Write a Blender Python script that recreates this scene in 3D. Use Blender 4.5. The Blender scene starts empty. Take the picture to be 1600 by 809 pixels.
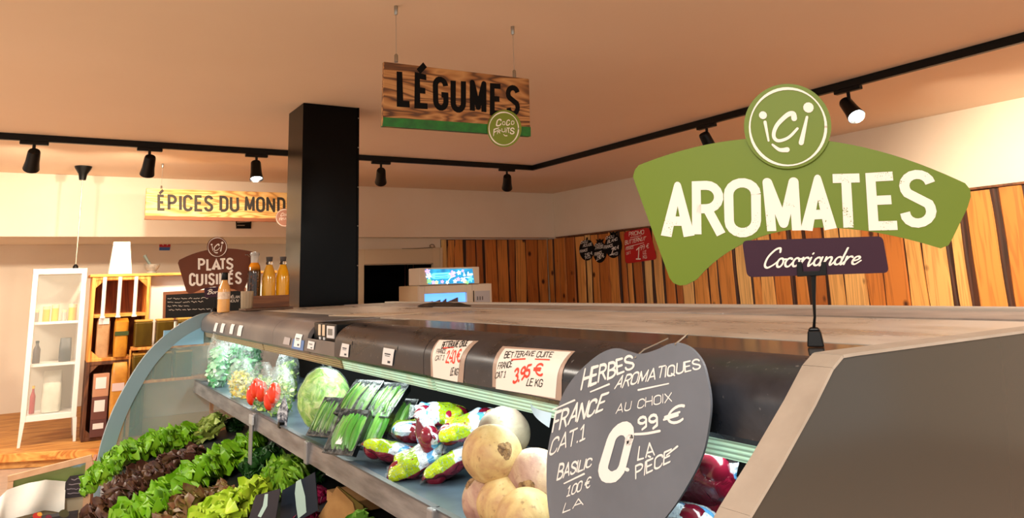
import bpy, math, random
from mathutils import Vector, Matrix, noise
R = math.radians
S = bpy.context.scene
COL = S.collection
random.seed(7)

# ------------------------------------------------------------------ camera
YAW, PITCH, ROLL, FPX, CX, CY = 0.56084, 0.19646, -0.03514, 1160.1, 800.0, 209.0
CAM = Vector((0, 0, 1.4))
_f = Vector((math.sin(YAW) * math.cos(PITCH), math.cos(YAW) * math.cos(PITCH), math.sin(PITCH)))
_r = Vector((math.cos(YAW), -math.sin(YAW), 0))
_u = _r.cross(_f)
cr, sr = math.cos(ROLL), math.sin(ROLL)
CR, CU, CF = cr * _r + sr * _u, -sr * _r + cr * _u, _f
cam = bpy.data.cameras.new('camera')
cam.sensor_width = 36
cam.lens = FPX / 1600 * 36
cam.shift_y = (CY - 404.5) / 1600
cam.clip_start = 0.05
co = bpy.data.objects.new('camera', cam)
COL.objects.link(co)
m = Matrix((CR, CU, -CF)).transposed().to_4x4()
m.translation = CAM
co.matrix_world = m
S.camera = co


def ray(px, py):
    return CF + (px - CX) / FPX * CR - (py - CY) / FPX * CU


def at(px, py, ax, val):
    """the point of the plane ax = val seen at a pixel of the photograph"""
    d = ray(px, py)
    k = 'xyz'.index(ax)
    return CAM + d * ((val - CAM[k]) / d[k])


# ------------------------------------------------------------------ view and light
S.view_settings.view_transform = 'Standard'
S.view_settings.look = 'None'
S.view_settings.gamma = 1
S.view_settings.use_curve_mapping = False
S.view_settings.exposure = 0.9
w = bpy.data.worlds.new('world')
S.world = w
w.use_nodes = True
w.node_tree.nodes['Background'].inputs[0].default_value = (1.0, 0.94, 0.86, 1)
w.node_tree.nodes['Background'].inputs[1].default_value = 0.45
WARM = (1.0, 0.80, 0.58)
COOL = (0.90, 1.0, 0.97)


def area(name, loc, rot, sx, sy, power, col):
    l = bpy.data.lights.new(name, 'AREA')
    l.shape = 'RECTANGLE'
    l.size, l.size_y, l.energy, l.color = sx, sy, power, col
    o = bpy.data.objects.new(name, l)
    COL.objects.link(o)
    o.location = loc
    o.rotation_euler = rot
    return o


def spot(name, loc, target, power, col=WARM, size=70, blend=0.8, rad=0.04):
    l = bpy.data.lights.new(name, 'SPOT')
    l.energy, l.color, l.spot_size, l.spot_blend, l.shadow_soft_size = power, col, R(size), blend, rad
    o = bpy.data.objects.new(name, l)
    COL.objects.link(o)
    o.location = loc
    o.rotation_euler = (Vector(target) - Vector(loc)).to_track_quat('-Z', 'Y').to_euler()
    return o


# unseen fill lights added under the ceiling, behind the camera and over the left half
area('added_fill_light', (-1.3, -0.8, 2.66), (0, 0, 0), 1.2, 1.2, 80, (1.0, 0.95, 0.88))
area('added_fill_light', (2.6, -0.9, 2.66), (0, 0, 0), 1.2, 1.2, 60, (1.0, 0.94, 0.86))
area('added_fill_light', (-2.2, 5.6, 2.66), (0, 0, 0), 1.4, 1.4, 120, (1.0, 0.92, 0.80))
# fluorescent tubes under the canopy of the refrigerated case (one lamp per canopy section)
TUBES = [(0.935, 1.45, 1.15, 1.35), (0.935, 2.75, 1.15, 1.2), (0.935, 4.1, 1.15, 1.3)]
for x, y, z, L in TUBES:
    area('case_tube_light', (x, y, z), (0, R(-4), 0), 0.05, L, 2.3, COOL)
# spots of the ceiling track: (where the head hangs, what it is aimed at, power, cone)
SPOTS = [((-0.145, 7.03), (-0.4, 9.6, 1.2), 58, 120), ((0.70, 7.03), (0.5, 9.6, 1.2), 62, 120),
         ((1.60, 7.03), (1.5, 8.35, 1.8), 52, 95), ((2.83, 7.03), (2.3, 5.3, 1.0), 22, 70),
         ((4.33, 7.03), (4.4, 8.2, 0.9), 12, 60), ((4.68, 4.35), (6.3, 5.0, 1.2), 46, 80),
         ((4.68, 3.02), (6.4, 2.7, 1.7), 125, 95)]
AIM = [(-.25, 8.0, 1.6), (.65, 8.0, 1.4), (1.59, 6.75, 1.7), (3.15, 7.9, 1.9), (4.75, 7.8, 1.8), (5.1, 4.4, 1.9), (4.45, 2.55, 1.9)]
for ((x, y), t, p, c), am in zip(SPOTS, AIM):
    hc_ = Vector((x, y, 2.50))
    spot('track_and_fill_spot', hc_ + (Vector(am) - hc_).normalized() * .12, t, p, size=c)
spot('track_and_fill_spot', (-.7, 1.6, 2.5), (.6, 3.9, .5), 95, (1.0, .93, .82), 50)  # unseen spot over the aisle, added to brighten the lettuces
spot('track_and_fill_spot', (-.5, .2, 2.5), (.9, 1.6, .9), 10, (1.0, .93, .82), 50)  # second unseen aisle spot, added to light the near shelf goods
spot('track_and_fill_spot', (4.68, 1.3, 2.42), (6.5, 2.1, 1.6), 120, size=95)  # unseen spot added out of view to brighten the near plank wall


# ------------------------------------------------------------------ materials
def lin(c):
    return tuple(((v / 255) / 12.92 if v / 255 <= 0.04045 else ((v / 255 + 0.055) / 1.055) ** 2.4) for v in c) + (1,)


class NT:
    def __init__(s, name):
        s.m = bpy.data.materials.new(name)
        s.m.use_nodes = True
        s.t = s.m.node_tree
        s.b = s.t.nodes['Principled BSDF']

    def n(s, kind, **kw):
        x = s.t.nodes.new('ShaderNode' + kind)
        for k, v in kw.items():
            if k in x.inputs.keys():
                x.inputs[k].default_value = v
            else:
                setattr(x, k, v)
        return x

    def l(s, a, b):
        s.t.links.new(a, b)

    def mix(s, fac, a, b):
        x = s.n('Mix', data_type='RGBA')
        for sock, v in ((x.inputs[0], fac), (x.inputs[6], a), (x.inputs[7], b)):
            if hasattr(v, 'is_linked'):
                s.l(v, sock)
            else:
                sock.default_value = v
        return x.outputs[2]

    def ramp(s, fac, stops):
        x = s.n('ValToRGB')
        e = x.color_ramp.elements
        while len(e) < len(stops):
            e.new(0.5)
        for i, (p, c) in enumerate(stops):
            e[i].position = p
            e[i].color = c
        s.l(fac, x.inputs[0])
        return x.outputs[0]

    def coord(s, scale=(1, 1, 1), rot=(0, 0, 0)):
        c = s.n('TexCoord')
        mp = s.n('Mapping')
        mp.inputs['Scale'].default_value = scale
        mp.inputs['Rotation'].default_value = rot
        s.l(c.outputs['Object'], mp.inputs[0])
        return mp.outputs[0]

    def noise(s, vec, scale, detail=4, dist=0.0, rough=0.55):
        x = s.n('TexNoise')
        x.inputs['Scale'].default_value = scale
        x.inputs['Detail'].default_value = detail
        x.inputs['Distortion'].default_value = dist
        x.inputs['Roughness'].default_value = rough
        s.l(vec, x.inputs['Vector'])
        return x.outputs['Fac']

    def bump(s, h, strength=0.3, dist=0.01):
        x = s.n('Bump')
        x.inputs['Strength'].default_value = strength
        x.inputs['Distance'].default_value = dist
        s.l(h, x.inputs['Height'])
        s.l(x.outputs[0], s.b.inputs['Normal'])

    def set(s, **kw):
        for k, v in kw.items():
            s.b.inputs[k.replace('_', ' ')].default_value = v


def pbr(name, c, rough=0.5, metal=0.0, c2=None, ns=8.0, stretch=(1, 1, 1), bump=0.0, lo=0.35, hi=0.65, spec=0.5, coat=0.0,
        emit=None, es=0.0, sss=0.0, alpha=1.0, trans=0.0):
    t = NT(name)
    t.set(Base_Color=lin(c), Roughness=rough, Metallic=metal, Alpha=alpha)
    t.b.inputs['Specular IOR Level'].default_value = spec
    t.b.inputs['Coat Weight'].default_value = coat
    t.b.inputs['Transmission Weight'].default_value = trans
    if sss:
        t.b.inputs['Subsurface Weight'].default_value = sss
        t.b.inputs['Subsurface Radius'].default_value = (0.02, 0.02, 0.01)
    if emit:
        t.b.inputs['Emission Color'].default_value = lin(emit)
        t.b.inputs['Emission Strength'].default_value = es
    if c2 or bump:
        nz = t.noise(t.coord(stretch), ns)
        if c2:
            t.l(t.ramp(nz, [(lo, lin(c)), (hi, lin(c2))]), t.b.inputs['Base Color'])
        if bump:
            t.bump(nz, bump, 0.01)
    return t.m


def wood(name, c1, c2, c3, scale=3.0, along='x', dist=3.0, rough=0.6, rings=9.0):
    """contour-line softwood grain running along one axis"""
    t = NT(name)
    st = {'x': (0.30, 2.4, 2.4), 'y': (2.2, 0.35, 2.2), 'z': (2.2, 2.2, 0.35)}[along]
    v = t.coord(st)
    n1 = t.noise(v, scale, 3, 0.6)
    mul = t.n('Math', operation='MULTIPLY')
    mul.inputs[1].default_value = rings
    t.l(n1, mul.inputs[0])
    fr = t.n('Math', operation='PINGPONG')
    fr.inputs[1].default_value = 0.5
    t.l(mul.outputs[0], fr.inputs[0])
    a = t.ramp(fr.outputs[0], [(0.05, lin(c3)), (0.22, lin(c2)), (0.5, lin(c1))])
    big = t.noise(t.coord(), 5, 2)
    t.l(t.mix(t.ramp(big, [(0.35, (0, 0, 0, 1)), (0.8, (0.45, 0.45, 0.45, 1))]), a, lin(c2)), t.b.inputs['Base Color'])
    t.set(Roughness=rough)
    t.bump(fr.outputs[0], 0.15, 0.003)
    return t.m


def film(name, c=(235, 245, 245), a=0.25, rough=0.12):
    """clear crinkled plastic: mostly see-through with sharp glints"""
    t = NT(name)
    nz = t.noise(t.coord(), 45, 3, 1.2)
    t.set(Base_Color=lin(c), Roughness=rough)
    t.l(t.ramp(nz, [(0.42, (a * 0.35,) * 3 + (1,)), (0.68, (min(1, a * 2.0),) * 3 + (1,))]), t.b.inputs['Alpha'])
    t.bump(nz, 0.5, 0.01)
    return t.m


M = {}
M['ceiling'] = pbr('ceiling_paint', (240, 216, 190), 0.9, c2=(236, 211, 184), ns=0.6)
M['wall'] = pbr('wall_paint', (244, 232, 214), 0.9, c2=(240, 226, 206), ns=1.2)
M['floor'] = pbr('floor_tile', (186, 158, 136), 0.6, c2=(200, 172, 148), ns=14)
M['black'] = pbr('black_metal', (6, 6, 6), 0.42, spec=.25)
M['blackplastic'] = pbr('black_plastic', (7, 7, 8), 0.35, spec=.25)
M['column'] = pbr('black_lacquer', (4, 4, 5), 0.2, spec=0.12)
M['steel'] = pbr('brushed_steel', (170, 168, 160), 0.3, 1.0)
M['wire'] = pbr('steel_wire', (190, 180, 165), 0.4, 0.8)
M['white'] = pbr('white_paint', (242, 238, 232), 0.45)
M['cream'] = pbr('cream_paint', (222, 203, 172), 0.6)
M['dark'] = pbr('painted_darkness', (7, 7, 8), 0.9)  # near-black paint in place of an unlit room
M['pine'] = wood('pine_board', (246, 186, 96), (228, 150, 66), (196, 116, 44), along='x', rings=6)
M['pinez'] = wood('pine_upright', (246, 186, 96), (228, 150, 66), (196, 116, 44), along='z', rings=6)
M['podium'] = wood('podium_board', (214, 158, 86), (196, 136, 66), (168, 108, 46), along='x', rings=5)
M['crateback'] = wood('crate_back', (150, 84, 34), (122, 64, 24), (92, 46, 16), along='z', rings=6)
M['brownbox'] = wood('stained_box', (132, 82, 46), (108, 64, 34), (84, 46, 24), along='x', rings=6)
M['burnt'] = wood('burnt_pine', (204, 150, 90), (158, 102, 50), (74, 40, 14), along='x', scale=3.0, rings=13)
M['goldwood'] = wood('bright_pine', (255, 218, 146), (244, 188, 104), (190, 122, 54), along='x', scale=2.2, rings=14)
M['greenpaint'] = pbr('green_paint', (20, 118, 26), 0.55, c2=(12, 92, 18), ns=20)
M['brownedge'] = pbr('brown_edge', (150, 84, 44), 0.6)
M['signgreen'] = pbr('olive_green_card', (104, 126, 28), 0.45, spec=0.3)
M['badgegreen'] = pbr('badge_green_card', (122, 138, 40), 0.45, spec=0.3)
M['signbrown'] = pbr('brown_card', (106, 58, 38), 0.55, spec=.2)
M['badgepink'] = pbr('pinkish_brown_card', (190, 134, 112), 0.5)
M['plum'] = pbr('plum_card', (56, 28, 46), 0.5, spec=.2)
M['inkwhite'] = pbr('white_ink', (246, 236, 224), 0.6)
M['inkblack'] = pbr('black_ink', (5, 4, 4), 0.7, spec=.15)
M['inkred'] = pbr('red_ink', (236, 66, 40), 0.6)
M['chalk'] = pbr('chalk', (238, 236, 232), 0.9)
M['paper'] = pbr('paper', (246, 238, 228), 0.6)
M['papertan'] = pbr('taped_edge', (176, 152, 136), 0.4)
M['label'] = pbr('label_white', (236, 238, 240), 0.4)
M['labelblue'] = pbr('label_blue', (84, 126, 186), 0.4)
M['slate'] = pbr('slate_board', (94, 100, 110), 0.5, c2=(114, 121, 132), ns=5, lo=0.3, hi=0.75)
M['slateblack'] = pbr('slate_black', (14, 13, 14), 0.7, spec=.2)
M['red'] = pbr('red_board', (196, 20, 26), 0.45)
M['glass'] = pbr('clear_glass', (245, 250, 250), 0.03, trans=1.0)
M['cardboard'] = pbr('cardboard', (190, 140, 82), 0.8, c2=(174, 124, 70), ns=18)


def distress():
    """white lettering with worn specks that show the green card"""
    t = NT('worn_white_ink')
    a = t.noise(t.coord(), 500, 2)
    b = t.noise(t.coord(), 26, 2)
    s = t.n('Math', operation='MULTIPLY')
    t.l(a, s.inputs[0])
    t.l(b, s.inputs[1])
    t.l(t.ramp(s.outputs[0], [(0.40, lin((246, 236, 224))), (0.42, lin((104, 126, 28)))]), t.b.inputs['Base Color'])
    t.set(Roughness=0.6)
    return t.m


M['worn'] = distress()


def canopy_mat():
    t = NT('scuffed_black_canopy')
    n1 = t.noise(t.coord((1, 0.5, 1)), 5, 6, 0.8, 0.7)
    n2 = t.noise(t.coord(), 90, 2)
    c = t.ramp(n1, [(0.4, lin((24, 27, 34))), (0.68, lin((52, 55, 63)))])
    sp = t.ramp(n2, [(0.68, (0, 0, 0, 1)), (0.8, (0.5, 0.5, 0.5, 1))])
    t.l(t.mix(sp, c, lin((150, 145, 140))), t.b.inputs['Base Color'])
    t.l(t.ramp(n1, [(0.3, (0.22,) * 3 + (1,)), (0.7, (0.42,) * 3 + (1,))]), t.b.inputs['Roughness'])
    return t.m


M['canopy'] = canopy_mat()
M['canopy_grey'] = pbr('worn_grey_canopy', (112, 106, 104), 0.35, c2=(86, 84, 86), ns=4)


def top_mat():
    t = NT('mottled_case_top')  # greyish tan tones mottled by noise
    n1 = t.noise(t.coord((1, 0.35, 1)), 4, 6, 1.0, 0.7)
    c = t.ramp(n1, [(0.3, lin((150, 140, 128))), (0.5, lin((190, 180, 166))), (0.7, lin((212, 202, 190)))])
    t.l(c, t.b.inputs['Base Color'])
    t.l(t.ramp(n1, [(0.3, (0.22,) * 3 + (1,)), (0.7, (0.42,) * 3 + (1,))]), t.b.inputs['Roughness'])
    return t.m


M['casetop'] = top_mat()
M['topblack'] = pbr('glossy_black_strip', (30, 27, 25), 0.14, c2=(70, 60, 52), ns=5, lo=0.4, hi=0.8, stretch=(1, .3, 1))
M['topgrey'] = pbr('grey_cover_strip', (168, 158, 150), 0.45, c2=(136, 128, 122), ns=6)
M['endpanel'] = pbr('grey_brown_gloss_panel', (64, 59, 52), 0.14, spec=0.5)
M['edgetrim'] = pbr('beige_edge_trim', (172, 160, 146), 0.5, c2=(158, 146, 132), ns=14)


def diffuser(name, c, es):
    t = NT(name)
    co = t.n('TexCoord')
    wv = t.n('TexWave', wave_type='BANDS', bands_direction='Z')
    wv.inputs['Scale'].default_value = 42
    t.l(co.outputs['Object'], wv.inputs['Vector'])
    dk = tuple(int(v * 0.7) for v in c)
    cc = t.ramp(wv.outputs['Fac'], [(0.15, lin(dk)), (0.6, lin(c))])
    nz = t.noise(t.coord(), 12, 3)
    cc = t.mix(t.ramp(nz, [(0.45, (0, 0, 0, 1)), (0.75, (.55, .55, .55, 1))]), cc, lin((150, 140, 96)))
    t.l(cc, t.b.inputs['Base Color'])
    t.l(cc, t.b.inputs['Emission Color'])
    t.set(Roughness=0.35)
    t.b.inputs['Emission Strength'].default_value = es
    t.bump(wv.outputs['Fac'], 0.5, 0.004)
    return t.m


M['diffuser'] = diffuser('ribbed_lamp_diffuser', (166, 206, 180), 0.42)
M['diffuser_dull'] = diffuser('ribbed_dull_diffuser', (150, 128, 90), 0.10)
M['shelf'] = pbr('blue_grey_shelf', (92, 112, 126), 0.32, c2=(62, 78, 92), ns=6)
M['rail'] = pbr('worn_price_rail', (138, 136, 136), 0.35, 0.2, c2=(92, 90, 92), ns=11, stretch=(1, .4, 3))
M['raildark'] = pbr('dark_rail_lip', (72, 76, 82), 0.4)
M['bracket'] = pbr('grey_bracket', (140, 140, 142), 0.4, 0.4)
M['caseglass'] = pbr('tinted_end_glass', (150, 175, 172), 0.08, alpha=0.42)
M['caseframe'] = pbr('blue_grey_frame', (128, 152, 162), 0.35)
M['caseblue'] = pbr('pale_blue_hood', (140, 190, 220), 0.35)


# ------------------------------------------------------------------ mesh helper
class MB:
    def __init__(s):
        s.v, s.f, s.mi = [], [], []
        s.cur = 0
        s.att = None

    def add(s, vs, fs):
        b = len(s.v)
        s.v += [tuple(v) for v in vs]
        for f in fs:
            s.f.append(tuple(i + b for i in f))
            s.mi.append(s.cur)

    def box(s, a, b, rz=0.0, c=None):
        (x0, y0, z0), (x1, y1, z1) = a, b
        vs = [Vector(p) for p in ((x0, y0, z0), (x1, y0, z0), (x1, y1, z0), (x0, y1, z0), (x0, y0, z1), (x1, y0, z1), (x1, y1, z1), (x0, y1, z1))]
        if rz:
            c = Vector(c) if c else (Vector(a) + Vector(b)) / 2
            q = Matrix.Rotation(rz, 3, 'Z')
            vs = [c + q @ (v - c) for v in vs]
        s.add(vs, [(0, 3, 2, 1), (4, 5, 6, 7), (0, 1, 5, 4), (1, 2, 6, 5), (2, 3, 7, 6), (3, 0, 4, 7)])
        return s

    def lathe(s, prof, n=24, o=(0, 0, 0), ax=None):
        o = Vector(o)
        q = Vector((0, 0, 1)).rotation_difference(Vector(ax)).to_matrix() if ax else Matrix.Identity(3)
        vs, fs = [], []
        for r_, z in prof:
            for k in range(n):
                a = 2 * math.pi * k / n
                vs.append(o + q @ Vector((r_ * math.cos(a), r_ * math.sin(a), z)))
        for i in range(len(prof) - 1):
            for k in range(n):
                k2 = (k + 1) % n
                fs.append((i * n + k, i * n + k2, (i + 1) * n + k2, (i + 1) * n + k))
        if prof[0][0] > 1e-6:
            fs.append(tuple(range(n - 1, -1, -1)))
        if prof[-1][0] > 1e-6:
            fs.append(tuple((len(prof) - 1) * n + k for k in range(n)))
        s.add(vs, fs)
        return s

    def tube(s, pts, r_, n=8, close=False):
        pts = [Vector(p) for p in pts]
        rs = r_ if isinstance(r_, (list, tuple)) else [r_] * len(pts)
        vs, fs = [], []
        N = len(pts)
        prev = None
        for i, p in enumerate(pts):
            a = pts[(i - 1) % N] if (i > 0 or close) else p
            b = pts[(i + 1) % N] if (i < N - 1 or close) else p
            d = (b - a).normalized()
            ref = prev if prev is not None else (Vector((0, 0, 1)) if abs(d.z) < 0.9 else Vector((1, 0, 0)))
            e1 = (ref - d * ref.dot(d)).normalized()
            e2 = d.cross(e1)
            prev = e1
            for k in range(n):
                t = 2 * math.pi * k / n
                vs.append(p + (e1 * math.cos(t) + e2 * math.sin(t)) * rs[i])
        for i in range(N if close else N - 1):
            j = (i + 1) % N
            for k in range(n):
                k2 = (k + 1) % n
                fs.append((i * n + k, i * n + k2, j * n + k2, j * n + k))
        if not close:
            fs.append(tuple(range(n - 1, -1, -1)))
            fs.append(tuple((N - 1) * n + k for k in range(n)))
        s.add(vs, fs)
        return s

    def prism(s, front, back):
        """closed solid between two matching outlines (lists of 3-D points)"""
        n = len(front)
        s.add(list(front) + list(back), [tuple(range(n)), tuple(range(2 * n - 1, n - 1, -1))] + [(k, n + k, n + (k + 1) % n, (k + 1) % n) for k in range(n)])
        return s

    def grid(s, fn, nu, nv, wrap=False):
        vs = [fn(i / nu, j / nv) for j in range(nv + 1) for i in range(nu + 1)]
        fs = []
        for j in range(nv):
            for i in range(nu):
                a = j * (nu + 1) + i
                fs.append((a, a + 1, a + nu + 2, a + nu + 1))
        s.add(vs, fs)
        return s

    def ball(s, c, rx, ry=None, rz=None, nu=20, nv=12, fn=None):
        ry, rz, c = ry or rx, rz or rx, Vector(c)
        vs = [c + Vector((0, 0, -rz))]
        for j in range(1, nv):
            p = -math.pi / 2 + math.pi * j / nv
            for i in range(nu):
                a = 2 * math.pi * i / nu
                vs.append(c + Vector((rx * math.cos(p) * math.cos(a), ry * math.cos(p) * math.sin(a), rz * math.sin(p))))
        vs.append(c + Vector((0, 0, rz)))
        if fn:
            vs = [fn(v) for v in vs]
        fs = []
        for i in range(nu):
            i2 = (i + 1) % nu
            fs.append((0, 1 + i2, 1 + i))
            for j in range(nv - 2):
                a = 1 + j * nu
                fs.append((a + i, a + i2, a + nu + i2, a + nu + i))
            a = 1 + (nv - 2) * nu
            fs.append((a + i, a + i2, len(vs) - 1))
        s.add(vs, fs)
        return s

    def build(s, name, mats, parent=None, smooth=True, bev=0.0, local=False, ang=38, seg=2):
        """ONE mesh object; world coordinates unless local (then relative to the parent)"""
        off = Vector((0, 0, 0))
        if parent is not None and not local:
            p = parent
            while p is not None:
                off += p.location
                p = p.parent
        me = bpy.data.meshes.new(name)
        me.from_pydata([tuple(Vector(v) - off) for v in s.v], [], s.f)
        mats = mats if isinstance(mats, (list, tuple)) else [mats]
        for x in mats:
            me.materials.append(x)
        me.polygons.foreach_set('material_index', s.mi)
        if s.att:
            a = me.attributes.new('tint', 'FLOAT', 'POINT')
            a.data.foreach_set('value', s.att)
        if smooth:
            me.shade_smooth()
            me.set_sharp_from_angle(angle=R(ang))
        me.update()
        o = bpy.data.objects.new(name, me)
        COL.objects.link(o)
        o.parent = parent
        if bev:
            b = o.modifiers.new('bevel', 'BEVEL')
            b.width, b.segments, b.limit_method = bev, seg, 'ANGLE'
            b.angle_limit = R(35)
        return o


def tag(o, label, cat, group=None, kind=None):
    o['label'] = label
    o['category'] = cat
    if group:
        o['group'] = group
    if kind:
        o['kind'] = kind
    return o


def struct(o):
    o['kind'] = 'structure'
    return o


def thing(name, loc, label, cat, group=None):
    o = bpy.data.objects.new(name, None)
    o.empty_display_size = 0.05
    COL.objects.link(o)
    o.location = loc
    return tag(o, label, cat, group)


def recentre(o):
    """put a one-mesh thing's origin at its base"""
    vs = o.data.vertices
    c = Vector((sum(v.co.x for v in vs) / len(vs), sum(v.co.y for v in vs) / len(vs), min(v.co.z for v in vs)))
    o.data.transform(Matrix.Translation(-c))
    o.location = c
    return o


def dup(root, loc, rot, label, group=None, scale=None):
    c = root.copy()
    COL.objects.link(c)
    c.location = loc
    c.rotation_euler = rot
    if scale:
        c.scale = scale
    c['label'] = label
    if group:
        c['group'] = group
    for ch in root.children:
        d = ch.copy()
        COL.objects.link(d)
        d.parent = c
        for g in ch.children:
            e = g.copy()
            COL.objects.link(e)
            e.parent = d
    return c


# ------------------------------------------------------------------ stroke lettering
def el(cx, cy, rx, ry, a0, a1, n=9):
    return [(cx + rx * math.cos(R(a0 + (a1 - a0) * k / n)), cy + ry * math.sin(R(a0 + (a1 - a0) * k / n))) for k in range(n + 1)]


O_ = el(.23, .76, .23, .24, 0, 180) + el(.23, .24, .23, .24, 180, 360) + [(.46, .76)]
S_ = el(.23, .77, .22, .23, 10, 200) + [(.06, .62), (.40, .38)] + el(.22, .23, .22, .23, 20, -180)
G = {  # narrow capitals: (advance width, strokes)
    'A': (.5, [[(0, 0), (.25, 1), (.5, 0)], [(.08, .3), (.42, .3)]]),
    'B': (.45, [[(0, 0), (0, 1), (.2, 1)] + el(.2, .76, .22, .24, 90, -90) + [(0, .52)], [(.2, .52)] + el(.2, .26, .25, .26, 90, -90) + [(0, 0)]]),
    'C': (.45, [el(.23, .76, .22, .24, 0, 180) + el(.23, .24, .22, .24, 180, 360)]),
    'D': (.46, [[(0, 0), (0, 1), (.2, 1)] + el(.2, .74, .26, .26, 90, 0) + el(.2, .26, .26, .26, 0, -90) + [(0, 0)]]),
    'E': (.38, [[(.38, 1), (0, 1), (0, 0), (.38, 0)], [(0, .52), (.32, .52)]]),
    'F': (.38, [[(.38, 1), (0, 1), (0, 0)], [(0, .5), (.32, .5)]]),
    'G': (.46, [el(.23, .76, .23, .24, 5, 180) + el(.23, .24, .23, .24, 180, 360) + [(.46, .46), (.26, .46)]]),
    'H': (.46, [[(0, 0), (0, 1)], [(.46, 0), (.46, 1)], [(0, .5), (.46, .5)]]),
    'I': (.02, [[(.01, 0), (.01, 1)]]),
    'J': (.3, [[(.3, 1), (.3, .2)] + el(.15, .2, .15, .2, 0, -170)]),
    'K': (.45, [[(0, 0), (0, 1)], [(.43, 1), (.02, .42)], [(.15, .58), (.46, 0)]]),
    'L': (.36, [[(0, 1), (0, 0), (.36, 0)]]),
    'M': (.58, [[(0, 0), (0, 1), (.29, .15), (.58, 1), (.58, 0)]]),
    'N': (.46, [[(0, 0), (0, 1), (.46, 0), (.46, 1)]]),
    'O': (.46, [O_]),
    'P': (.44, [[(0, 0), (0, 1), (.2, 1)] + el(.2, .74, .24, .26, 90, -90) + [(0, .48)]]),
    'Q': (.46, [O_, [(.28, .2), (.5, -.06)]]),
    'R': (.46, [[(0, 0), (0, 1), (.2, 1)] + el(.2, .76, .24, .24, 90, -90) + [(0, .52)], [(.22, .5), (.46, 0)]]),
    'S': (.44, [S_]),
    'T': (.46, [[(0, 1), (.46, 1)], [(.23, 1), (.23, 0)]]),
    'U': (.46, [[(0, 1), (0, .24)] + el(.23, .24, .23, .24, 180, 360) + [(.46, 1)]]),
    'V': (.46, [[(0, 1), (.23, 0), (.46, 1)]]),
    'X': (.44, [[(0, 0), (.44, 1)], [(0, 1), (.44, 0)]]),
    'Z': (.44, [[(0, 1), (.44, 1), (0, 0), (.44, 0)]]),
    '0': (.46, [O_]),
    '1': (.22, [[(0, .8), (.16, 1), (.16, 0)], [(.02, 0), (.3, 0)]]),
    '2': (.42, [el(.21, .76, .21, .24, 170, -30) + [(0, 0), (.44, 0)]]),
    '3': (.42, [el(.18, .76, .2, .24, 150, -80), el(.18, .26, .24, .26, 85, -150)]),
    '4': (.42, [[(.3, 0), (.3, 1), (0, .3), (.44, .3)]]),
    '5': (.4, [[(.38, 1), (.06, 1), (.02, .58)] + el(.18, .3, .22, .3, 110, -150)]),
    '6': (.42, [el(.21, .26, .21, .26, 0, 360), [(.0, .3), (.1, .75), (.32, 1)]]),
    '9': (.42, [el(.21, .72, .21, .26, 0, 360), [(.42, .72), (.40, .2), (.2, 0)]]),
    '€': (.5, [el(.3, .5, .26, .5, 50, 310, 14), [(-.06, .58), (.36, .6)], [(-.08, .42), (.32, .44)]]),
    '.': (.04, [[(.02, 0), (.02, .03)]]), ',': (.05, [[(.03, .05), (0, -.12)]]), ' ': (.22, []),
    '-': (.3, [[(0, .4), (.3, .4)]]),
}
G['É'] = (G['E'][0], G['E'][1] + [[(.05, 1.14), (.35, 1.44)]])
G['È'] = (G['E'][0], G['E'][1] + [[(.24, 1.2), (.10, 1.38)]])
G['Ï'] = (G['I'][0], G['I'][1] + [[(0, 1.2), (.02, 1.22)]])


def cub(p, n=7):
    """smooth curve through points (Catmull-Rom) for script letters"""
    q = [p[0]] + list(p) + [p[-1]]
    out = []
    for i in range(1, len(q) - 2):
        for k in range(n):
            t = k / n
            out.append(tuple(0.5 * (2 * q[i][d] + (q[i + 1][d] - q[i - 1][d]) * t + (2 * q[i - 1][d] - 5 * q[i][d] + 4 * q[i + 1][d] - q[i + 2][d]) * t * t
                                    + (3 * q[i][d] - q[i - 1][d] - 3 * q[i + 1][d] + q[i + 2][d]) * t ** 3) for d in (0, 1)))
    return out + [p[-1]]


SC = {  # brush-script lower case, joined; x-height .45
    'C': (.55, [cub([(.56, .8), (.5, 1.0), (.3, .92), (.08, .55), (.05, .15), (.2, 0), (.42, .12), (.58, .3)])]),
    'B': (.55, [cub([(.12, 0), (.2, .5), (.28, .95)]), cub([(.05, .75), (.3, 1.0), (.5, .85), (.4, .6), (.22, .52), (.5, .4), (.45, .12), (.22, 0), (.08, .08)])]),
    'o': (.37, [el(.17, .24, .13, .23, 80, 440, 14), [(.2, .46), (.28, .40), (.38, .42)]]),
    'c': (.34, [el(.19, .24, .15, .23, 50, 300, 12) + [(.36, .22)]]),
    'r': (.33, [[(.05, .48), (.06, 0)], cub([(.06, .22), (.14, .43), (.24, .48), (.31, .42)])]),
    'i': (.24, [cub([(.07, .47), (.06, .12), (.11, 0), (.26, .2)]), [(.09, .68), (.1, .72)]]),
    'a': (.44, [el(.17, .24, .14, .23, 60, 420, 14), cub([(.32, .48), (.31, .12), (.36, 0), (.47, .2)])]),
    'n': (.46, [[(.05, .48), (.05, 0)], cub([(.05, .2), (.14, .42), (.25, .47), (.31, .36), (.31, .1), (.37, 0), (.48, .2)])]),
    'd': (.42, [el(.17, .24, .14, .23, 60, 420, 14), cub([(.34, 1.0), (.32, .5), (.31, .12), (.36, 0), (.44, .16)])]),
    'e': (.34, [cub([(.05, .2), (.2, .25), (.29, .36), (.22, .47), (.1, .42), (.04, .2), (.1, .02), (.22, .0), (.38, .2)])]),
    'l': (.2, [cub([(.02, .2), (.22, .8), (.16, 1.0), (.08, .6), (.08, .05), (.24, .2)])]),
    ' ': (.2, []),
}


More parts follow.
